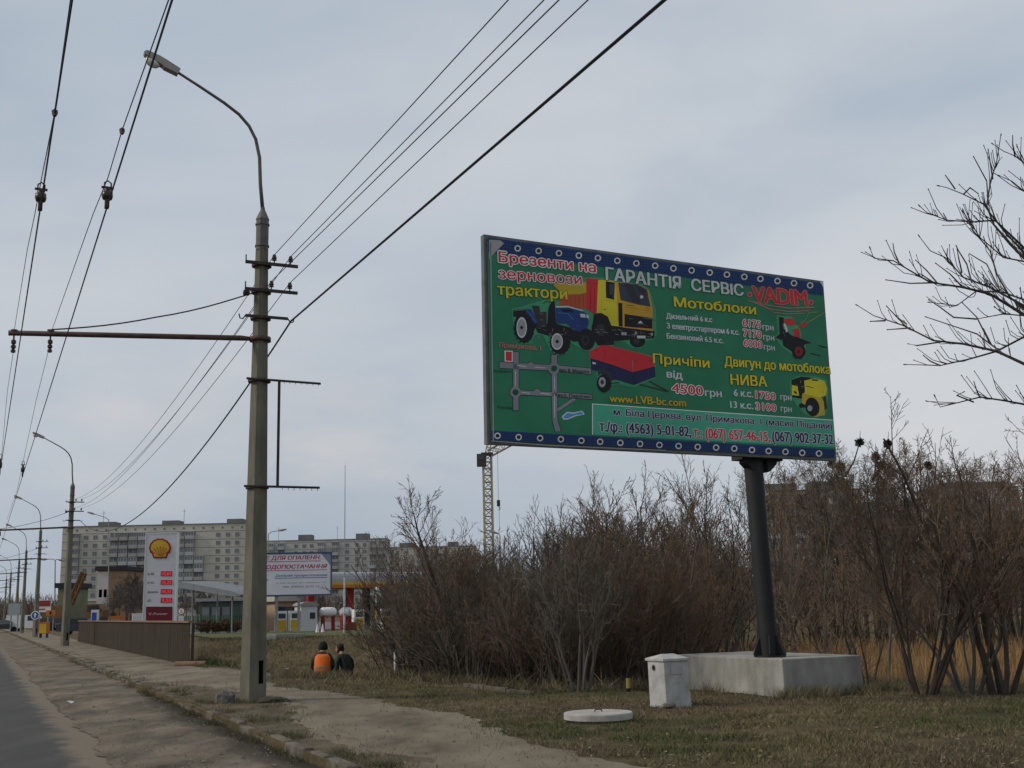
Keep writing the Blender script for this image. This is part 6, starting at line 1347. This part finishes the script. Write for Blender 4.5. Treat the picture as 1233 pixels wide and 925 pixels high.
# leaning dark tree at the left end of the thicket
g = TreeGen(520, .006); pth = [hit_Y(x, y, 27.6) for x, y in ((556, 834), (548, 790), (536, 740), (524, 705), (512, 668), (503, 640), (498, 618))]
base = V((pth[0].x, pth[0].y, ground_z(pth[0].x, pth[0].y))); pth[0].z = base.z - .1
loc = [q - base for q in pth]; g.tr.tube(loc, [.085, .072, .062, .05, .036, .022, .012], 7, False)
for k in range(24):
    u = .18 + .8 * k / 24; x = u * 6; i = min(5, int(x)); q = loc[i].lerp(loc[i + 1], x - i); sg = 1 if k % 2 else -1
    g.grow(q, V((sg * g.r.uniform(.3, .9), g.r.uniform(-.6, .6), g.r.uniform(.5, 1.0))), g.r.uniform(.9, 2.0) * (1.15 - .7 * u), .026 * (1.1 - .7 * u), 1, SH_S)
g.build('bare_tree', 'dark bare tree with a leaning forked trunk at the left end of the thicket', 'tree', None, M_bark, M_twig, base)
# --- trees around the filling station, the apartment blocks and the road
GE = 'bare trees in front of the apartment blocks'; LE = 'bare tree among those around the filling station and apartment blocks'
protoE = [tall(600 + k, 9.0, LE, GE, tw=.022, r0=.14, mb_=(M_twig3, M_bark2)[k])[0] for k in range(2)]; used = [0, 0]
for k in range(46):
    if k < 16: px, Y, ty = r2.uniform(132, 176), r2.uniform(120, 190), r2.uniform(688, 712)
    elif k < 26: px, Y, ty = r2.uniform(212, 296), r2.uniform(125, 190), r2.uniform(704, 722)
    elif k < 36: px, Y, ty = r2.uniform(318, 480), r2.uniform(140, 220), r2.uniform(705, 722)
    else: px, Y, ty = r2.uniform(500, 580), r2.uniform(75, 130), r2.uniform(680, 705)
    p = gp(px, Y); z = ground_z(p.x, Y); h = hit_Y(px, ty, Y).z - z; j = r2.randrange(2); place(protoE[j], not used[j], (p.x, Y, z), r2.uniform(0, 6.28), h / HT[LE]); used[j] = 1
# low dark shrubs by the picket fence
GF = 'low dark shrubs by the picket fence'
pf_ = shrub(650, 1.2, 8, .9, 'low reddish shrub in front of the green picket fence', GF, mb_=M_twig2, tw=.02, spec=SH_S, r0=.08); f_ = True
for px in (247, 253, 262, 274, 280): p = gp(px, 96); place(pf_, f_, (p.x, 96, LAWN), r2.uniform(0, 6), r2.uniform(.8, 1.2)); f_ = False
# --- far woodland band closing the view behind the road and behind the hollow
b = MB(); rw = random.Random(5); M_wood = mat('far woodland', (.10, .072, .060), .98, c2=(.17, .125, .105), scale=.05, detail=8)
def wood(px0, px1, Y0, Y1, y0, y1, n):
    for k in range(n):
        px = rw.uniform(px0, px1); Y = rw.uniform(Y0, Y1); p = hit_Y(px, 742, Y); zt_ = hit_Y(px, rw.uniform(y0, y1), Y).z
        h = max(2, zt_); a = rw.uniform(0, 3.14); c = V((p.x, Y, 0))
        for m in range(9):
            dx = rw.gauss(0, .16) * h; z0_ = rw.uniform(0, .45) * h; top_ = c + V((dx * 1.5 + rw.gauss(0, .1) * h, rw.gauss(0, .2) * h, h * rw.uniform(.7, 1))); w_ = .012 * h + .05
            q = c + V((dx * .3, 0, z0_)); b.add([q + V((-w_, 0, 0)), q + V((w_, 0, 0)), top_ + V((w_ * .2, 0, 0)), top_ - V((w_ * .2, 0, 0))], [(0, 1, 2, 3)])
wood(-120, 90, 330, 520, 712, 728, 260); wood(290, 560, 300, 360, 712, 728, 160); wood(560, 960, 140, 300, 678, 704, 320); wood(900, 1330, 130, 260, 672, 704, 260)
b.build('woodland', M_wood, kind='stuff')

# ------------------------------------------------------------------ the bare tree whose branches enter from the right
K7 = (1000, 150, 2.498); YH = 9.6
mains = [([(82, 545), (130, 575), (220, 605), (310, 650), (400, 660), (500, 682), (582, 720), (700, 800)], .35), ([(120, 375), (130, 402), (190, 410), (240, 440), (300, 475), (400, 490), (480, 510), (582, 572), (720, 690)], -.3),
    ([(268, 338), (300, 380), (345, 400), (400, 460), (480, 490), (582, 545), (720, 660)], .1), ([(328, 185), (350, 190), (400, 210), (460, 240), (490, 280), (530, 330), (582, 385), (700, 520), (770, 640)], -.1),
    ([(512, 35), (500, 110), (480, 180), (470, 245), (490, 300), (540, 360), (600, 420), (700, 540)], .25), ([(490, 60), (520, 80), (555, 95), (600, 130), (680, 260), (760, 480)], .5), ([(510, 155), (545, 170), (600, 215), (700, 350), (770, 520)], -.4),
    ([(315, 820), (330, 850), (390, 835), (450, 820), (520, 830), (600, 845), (700, 900), (790, 990)], -.2), ([(228, 722), (330, 725), (420, 705), (500, 682), (580, 640), (680, 680), (760, 760)], .15), ([(300, 535), (380, 545), (440, 500), (520, 505), (582, 527), (700, 620)], .55),
    ([(440, 585), (520, 570), (582, 575), (720, 680)], -.5), ([(270, 247), (290, 265), (350, 288), (430, 293), (495, 288), (560, 350)], -.25), ([(400, 265), (450, 340), (520, 400), (582, 412), (680, 480)], .4), ([(400, 260), (430, 320), (480, 380), (500, 450), (540, 520)], .3)]
subs = [[(228, 600), (200, 580), (172, 550)], [(165, 590), (125, 592)], [(240, 612), (175, 617)], [(345, 652), (260, 665), (235, 660)], [(330, 725), (300, 712), (282, 697)], [(205, 415), (192, 385), (188, 360)], [(310, 476), (240, 478), (172, 468)], [(320, 476), (290, 440), (258, 410)],
    [(395, 445), (385, 400), (380, 370)], [(355, 415), (350, 395), (352, 375)], [(425, 475), (410, 420), (385, 380), (378, 365)], [(375, 195), (358, 170), (347, 155)], [(475, 240), (470, 170), (432, 100)], [(488, 165), (475, 80)], [(440, 585), (370, 580), (330, 550), (300, 530)], [(480, 660), (440, 580), (400, 540)], [(450, 822), (440, 800), (432, 775)],
    [(555, 97), (548, 60), (548, 35)], [(510, 500), (470, 420), (420, 390)], [(400, 492), (360, 450), (320, 420)], [(520, 690), (440, 630), (380, 610), (290, 580)], [(400, 210), (420, 190), (440, 205)], [(350, 288), (340, 268)], [(430, 835), (380, 815), (400, 805)]]
g = TreeGen(777, .0022); trunk_px = (1345, 640)
TB = hit_z(1350, 905, LAWN); TB = V((TB.x, YH + .2, LAWN)); base = V(TB)
def hp(c, dy): x, y = zc(K7, [c])[0]; f = max(0, (1330 - x) / 300); return hit_Y(x, y, YH + dy * (.3 + 1.6 * f)) - base
for pts, dy in mains:
    q = [hp(c, dy) for c in pts]; n = len(q); dist = [0]
    for a, c in zip(q, q[1:]): dist.append(dist[-1] + (c - a).length)
    rad = [.0030 + .0135 * (d / 1.9) ** 1.05 for d in dist]
    end = V((.02, 0, max(.9, q[-1].z * .62))); q.append(end); rad.append(.034)
    g.br.tube(q, rad, 6, False); g.br.tube([q[0], q[0] + (q[0] - q[1]).normalized() * .025], [.006, .0045], 5)
    for i in range(len(pts) * 3):
        u = g.r.uniform(.1, .8) * dist[-1]
        j = max(k for k in range(n) if dist[k] <= u); j = min(j, n - 2); p = q[j].lerp(q[j + 1], (u - dist[j]) / (dist[j + 1] - dist[j])); d = (q[j] - q[j + 1]).normalized()
        nd = (d + g.rv(.7) + V((0, 0, .45))).normalized(); L2 = g.r.uniform(.07, .30); mid_ = p + nd * L2 * .45; tip = mid_ + (nd + V((0, 0, .6)) + g.rv(.55)).normalized() * L2 * .55
        g.br.tube([p, mid_, tip, tip + (tip - mid_).normalized() * .018], [.0042, .0034, .0028, .0046], 4)
for pts in subs:
    q = [hp(c, g.r.uniform(-.2, .2)) for c in reversed(pts)]; q = list(reversed(q)); n = len(q); g.br.tube(q + [q[-1] + (q[-1] - q[-2]).normalized() * .02], [.0075 - .0035 * i / max(1, n - 1) for i in range(n)] + [.0055], 5)
g.tr.tube([V((0, 0, -.2)), V((.02, 0, .8)), V((-.02, .02, 1.6)), V((.03, .05, 2.5)), V((.0, .1, 3.6)), V((.1, .0, 4.8))], [.10, .085, .075, .06, .04, .012], 9)
for k in range(9):
    a = R(-70 + 140 * k / 8); p = V((.02, .03, 1.5 + .28 * k)); g.grow(p, V((math.cos(a), math.sin(a), .55)), g.r.uniform(1.6, 2.3), .03, 1, [None, (5, .12, .06, (6, 8), (25, 50), .42, 5), (4, .16, .1, (3, 4), (25, 50), .45, 4), (2, .2, .1, 0, (0, 0), 0, 3)])
g.build('bare_tree', 'nearest bare tree, its dark knobbly branches reaching into the sky from the right edge', 'tree', None, M_bark, mat('dark near branches', (.040, .036, .036), .95, c2=(.075, .068, .064), scale=12), base)
# ------------------------------------------------------------------ grass, reeds, weeds, grit
rg_ = random.Random(99)
M_b = [mat('blade dry', (.155, .125, .072), .95, c2=(.25, .21, .13), scale=2), mat('blade olive', (.075, .072, .032), .95, c2=(.125, .118, .055), scale=2), mat('blade green', (.042, .065, .018), .95, c2=(.075, .105, .032), scale=2), mat('blade brown', (.075, .055, .035), .95, c2=(.13, .10, .065), scale=2)]
foot_c = FB.v
def in_foot(x, y): q = V((x, y, 0)) - V((fo.x, fo.y, 0)); u, w = q.dot(BU), -q.dot(BN); return -.02 < u < FW_ + .02 and -.02 < w < FL_ + .02
b = MB(); cnt = 0
def blade(x, y, z, h, w, lean, mi):
    a = rg_.uniform(0, 6.283); dx, dy = math.cos(a) * w / 2, math.sin(a) * w / 2; l = rg_.uniform(0, 6.283); lx, ly = math.cos(l) * lean * h, math.sin(l) * lean * h
    n = len(b.v); b.v += [(x - dx, y - dy, z - .01), (x + dx, y + dy, z - .01), (x + lx, y + ly, z + h)]; b.f.append((n, n + 1, n + 2)); b.m.append(mi)
for k in range(190000):
    Y = 1 / rg_.uniform(1 / 34, 1 / 9.2); x = rg_.uniform(-.40 * Y - .5, .47 * Y + .6); s = x * RD.x + Y * RD.y; t = x * RN.x + Y * RN.y
    if t < 3.58: continue
    pr2, pl2 = path_r(s), path_l(s)
    if pl2 - .02 < t < pr2:                                  # stray tufts on the path only close to its edges
        dd = min(t - pl2, pr2 - t)
        if rg_.random() > .30 * math.exp(-dd * 3.4): continue
    if in_foot(x, Y): continue
    n1_ = noise.noise(V((x * .35, Y * .35, 0))); n2_ = noise.noise(V((x * 1.6, Y * 1.6, 5)))
    verge = t < pl2
    if verge and n2_ < .18 + rg_.uniform(-.15, .2): continue
    if Y > ridge_y(x) + 5: continue
    if not verge and n2_ + .5 * noise.noise(V((x * 5, Y * 5, 1))) < -.26 + rg_.uniform(-.12, .12): continue
    z = ground_z(x, Y); edge = sstep(1.2, 0, abs(Y - ridge_y(x))); q = n1_ * 1.25 + n2_ * .45 + rg_.uniform(-.35, .35)
    near_rim = edge > .2
    if near_rim and rg_.random() < .75: mi = 0 if rg_.random() < .6 else 3
    else: mi = 2 if q > .52 else 1 if q > .02 else 0 if q > -.34 else 3
    h = rg_.uniform(.02, .06) * (1 + 1.1 * max(0, n2_ + .4 * noise.noise(V((x * 6, Y * 6, 2))))) + edge * rg_.uniform(0, .14)
    if Y > 24: h *= 1.5
    blade(x, Y, z, h, .0045 + .00045 * Y, rg_.uniform(.3, 1.6), mi)
# dry pale tussocks around the footing, the rim and the people
for k in range(260):
    if k < 70: u, w = rg_.uniform(-.3, FW_ + .5), rg_.choice((-.12, -.2, -.3)); p = V((fo.x, fo.y, 0)) + BU * u - BN * (w if rg_.random() < .6 else rg_.uniform(0, 2))
    else: x = rg_.uniform(-6.2, 11); p = V((x, ridge_y(x) + rg_.uniform(-1.2, 1.6), 0))
    if in_foot(p.x, p.y) or p.dot(RN) < path_r(p.dot(RD)) + .1: continue
    mi = rg_.choice((0, 0, 0, 3, 1))
    for j in range(46): blade(p.x + rg_.gauss(0, .10), p.y + rg_.gauss(0, .10), ground_z(p.x, p.y), rg_.uniform(.08, .26), .010, rg_.uniform(.3, 1.3), mi)
# dark weeds in the gutter along the kerb and around the pole foot
for k in range(420):
    s = rg_.uniform(11, 27) if k < 330 else rg_.uniform(27, 60); t = 3.36 + rg_.gauss(0, .05) if noise.noise(V((s * .9, 0, 3))) > -.1 else 3.62 + abs(rg_.gauss(0, .15)); p = st(s, t)
    for j in range(16): blade(p.x + rg_.gauss(0, .06), p.y + rg_.gauss(0, .06), .03 if t < 3.45 else LAWN, rg_.uniform(.03, .11), .008, rg_.uniform(.4, 1.4), rg_.choice((3, 3, 1, 2)))
for k in range(120):
    a = rg_.uniform(0, 6.28); p = POLE + V((math.cos(a), math.sin(a), 0)) * rg_.uniform(.24, .55)
    for j in range(10): blade(p.x + rg_.gauss(0, .05), p.y + rg_.gauss(0, .05), LAWN, rg_.uniform(.03, .10), .008, rg_.uniform(.4, 1.4), rg_.choice((3, 1, 0)))
qd = hit_z(252, 800, LAWN)
for k in range(200):
    p = qd + V((rg_.gauss(.3, .8), rg_.gauss(-.3, 1.0), 0))
    if t_of(p) < 6.15: continue
    for j in range(14): blade(p.x + rg_.gauss(0, .08), p.y + rg_.gauss(0, .08), ground_z(p.x, p.y), rg_.uniform(.06, .22), .016, rg_.uniform(.3, 1.2), rg_.choice((2, 2, 1)))
for q0 in (p1, p2):
    for k in range(700): blade(q0.x + rg_.gauss(0, .38), q0.y - .55 + rg_.gauss(0, .22), ground_z(q0.x, q0.y - .55), rg_.uniform(.06, .20), .014, rg_.uniform(.2, 1.2), rg_.choice((0, 0, 3, 1)))
b.build('grass', M_b, kind='stuff')
# dry grass on the far bank behind the people
b = MB()
for k in range(26000):
    Y = rg_.uniform(34, 76); px = rg_.uniform(240, 520); p = hit_Y(px, 742, Y); x = p.x
    if x * RN.x + Y * RN.y < 6.9: continue
    q = noise.noise(V((x * .25, Y * .18, 2))) + rg_.uniform(-.3, .3); blade(x, Y, ground_z(x, Y), rg_.uniform(.08, .28), .03, rg_.uniform(.4, 1.4), 0 if q > .15 else 3 if q < -.15 else 1)
b.build('bank_grass', M_b, kind='stuff')
# dead leaves lying on the lawn
b = MB()
for k in range(2600):
    Y = 1 / rg_.uniform(1 / 30, 1 / 9.4); x = rg_.uniform(-.40 * Y, .47 * Y + .5); t = x * RN.x + Y * RN.y
    if t < path_r(x * RD.x + Y * RD.y) - .4 or in_foot(x, Y) or Y > ridge_y(x) + 1: continue
    a = rg_.uniform(0, 6.28); r_ = rg_.uniform(.012, .035); z = ground_z(x, Y) + .02; n = len(b.v)
    b.v += [(x + r_ * math.cos(a + q) * (1 if i % 2 else .55), Y + r_ * math.sin(a + q) * (1 if i % 2 else .55), z + rg_.uniform(0, .02)) for i, q in enumerate((0, 1.57, 3.14, 4.71))]
    b.f += [(n, n + 1, n + 2), (n, n + 2, n + 3)]; b.m += [rg_.choice((0, 0, 3))] * 2
b.build('fallen_leaves', M_b, kind='stuff')
# orange brown dry reeds on the floor of the hollow
M_reed = [mat('dry reed', (.25, .15, .062), .9, c2=(.37, .235, .105), scale=.5), mat('dark reed', (.17, .10, .045), .9, c2=(.27, .165, .08), scale=.5)]
b = MB()
for k in range(36000):
    Y = rg_.uniform(27, 84); px = rg_.uniform(800, 1300) if rg_.random() < .8 else rg_.uniform(620, 800); p = hit_Y(px, 742, Y); x = p.x
    if Y < ridge_y(x) + 4.5: continue
    d = noise.noise(V((x * .22, Y * .22, 8)))
    if d < -.15 + rg_.uniform(-.2, .2): continue
    blade(x, Y, ground_z(x, Y), rg_.uniform(.7, 1.7) * (1 + .3 * d), .035 + .0006 * Y, rg_.uniform(.05, .45), 0 if rg_.random() < .68 else 1)
b.build('reeds', M_reed, kind='stuff')
# fallen leaves and dead stems under the thicket
b = MB()
for k in range(9000):
    px = rg_.uniform(440, 860); Y = rg_.uniform(22, 44); p = hit_Y(px, 742, Y); x = p.x
    if Y < ridge_y(x) - .2: continue
    blade(x, Y, ground_z(x, Y), rg_.uniform(.1, .5), .022, rg_.uniform(.4, 2.0), rg_.choice((3, 3, 1, 0)))
b.build('undergrowth', M_b, kind='stuff')
# grit and small stones on the shoulder and path
b = MB()
for k in range(1500):
    s = 1 / rg_.uniform(1 / 45, 1 / 11); t = rg_.uniform(1.5, 3.4) if rg_.random() < .75 else rg_.uniform(3.7, 6.5); p = st(s, t); r_ = rg_.uniform(.006, .02) * (1.6 if rg_.random() < .06 else 1); z = (.04 if t < 3.44 else LAWN + .008)
    n = len(b.v); a = rg_.uniform(0, 6)
    b.v += [(p.x + r_ * math.cos(a + i * 1.57) * rg_.uniform(.7, 1.3), p.y + r_ * math.sin(a + i * 1.57), z + rg_.uniform(-.003, .004)) for i in range(4)] + [(p.x, p.y, z + r_ * rg_.uniform(.6, 1.1))]
    b.f += [(n + i, n + (i + 1) % 4, n + 4) for i in range(4)]; b.m += [0 if rg_.random() < .7 else 1] * 4
b.build('gravel', [mat('pale grit', (.15, .128, .10), .95, c2=(.25, .215, .17), scale=20), mat('dark grit', (.07, .06, .05), .95, c2=(.12, .11, .09), scale=20)], kind='stuff')
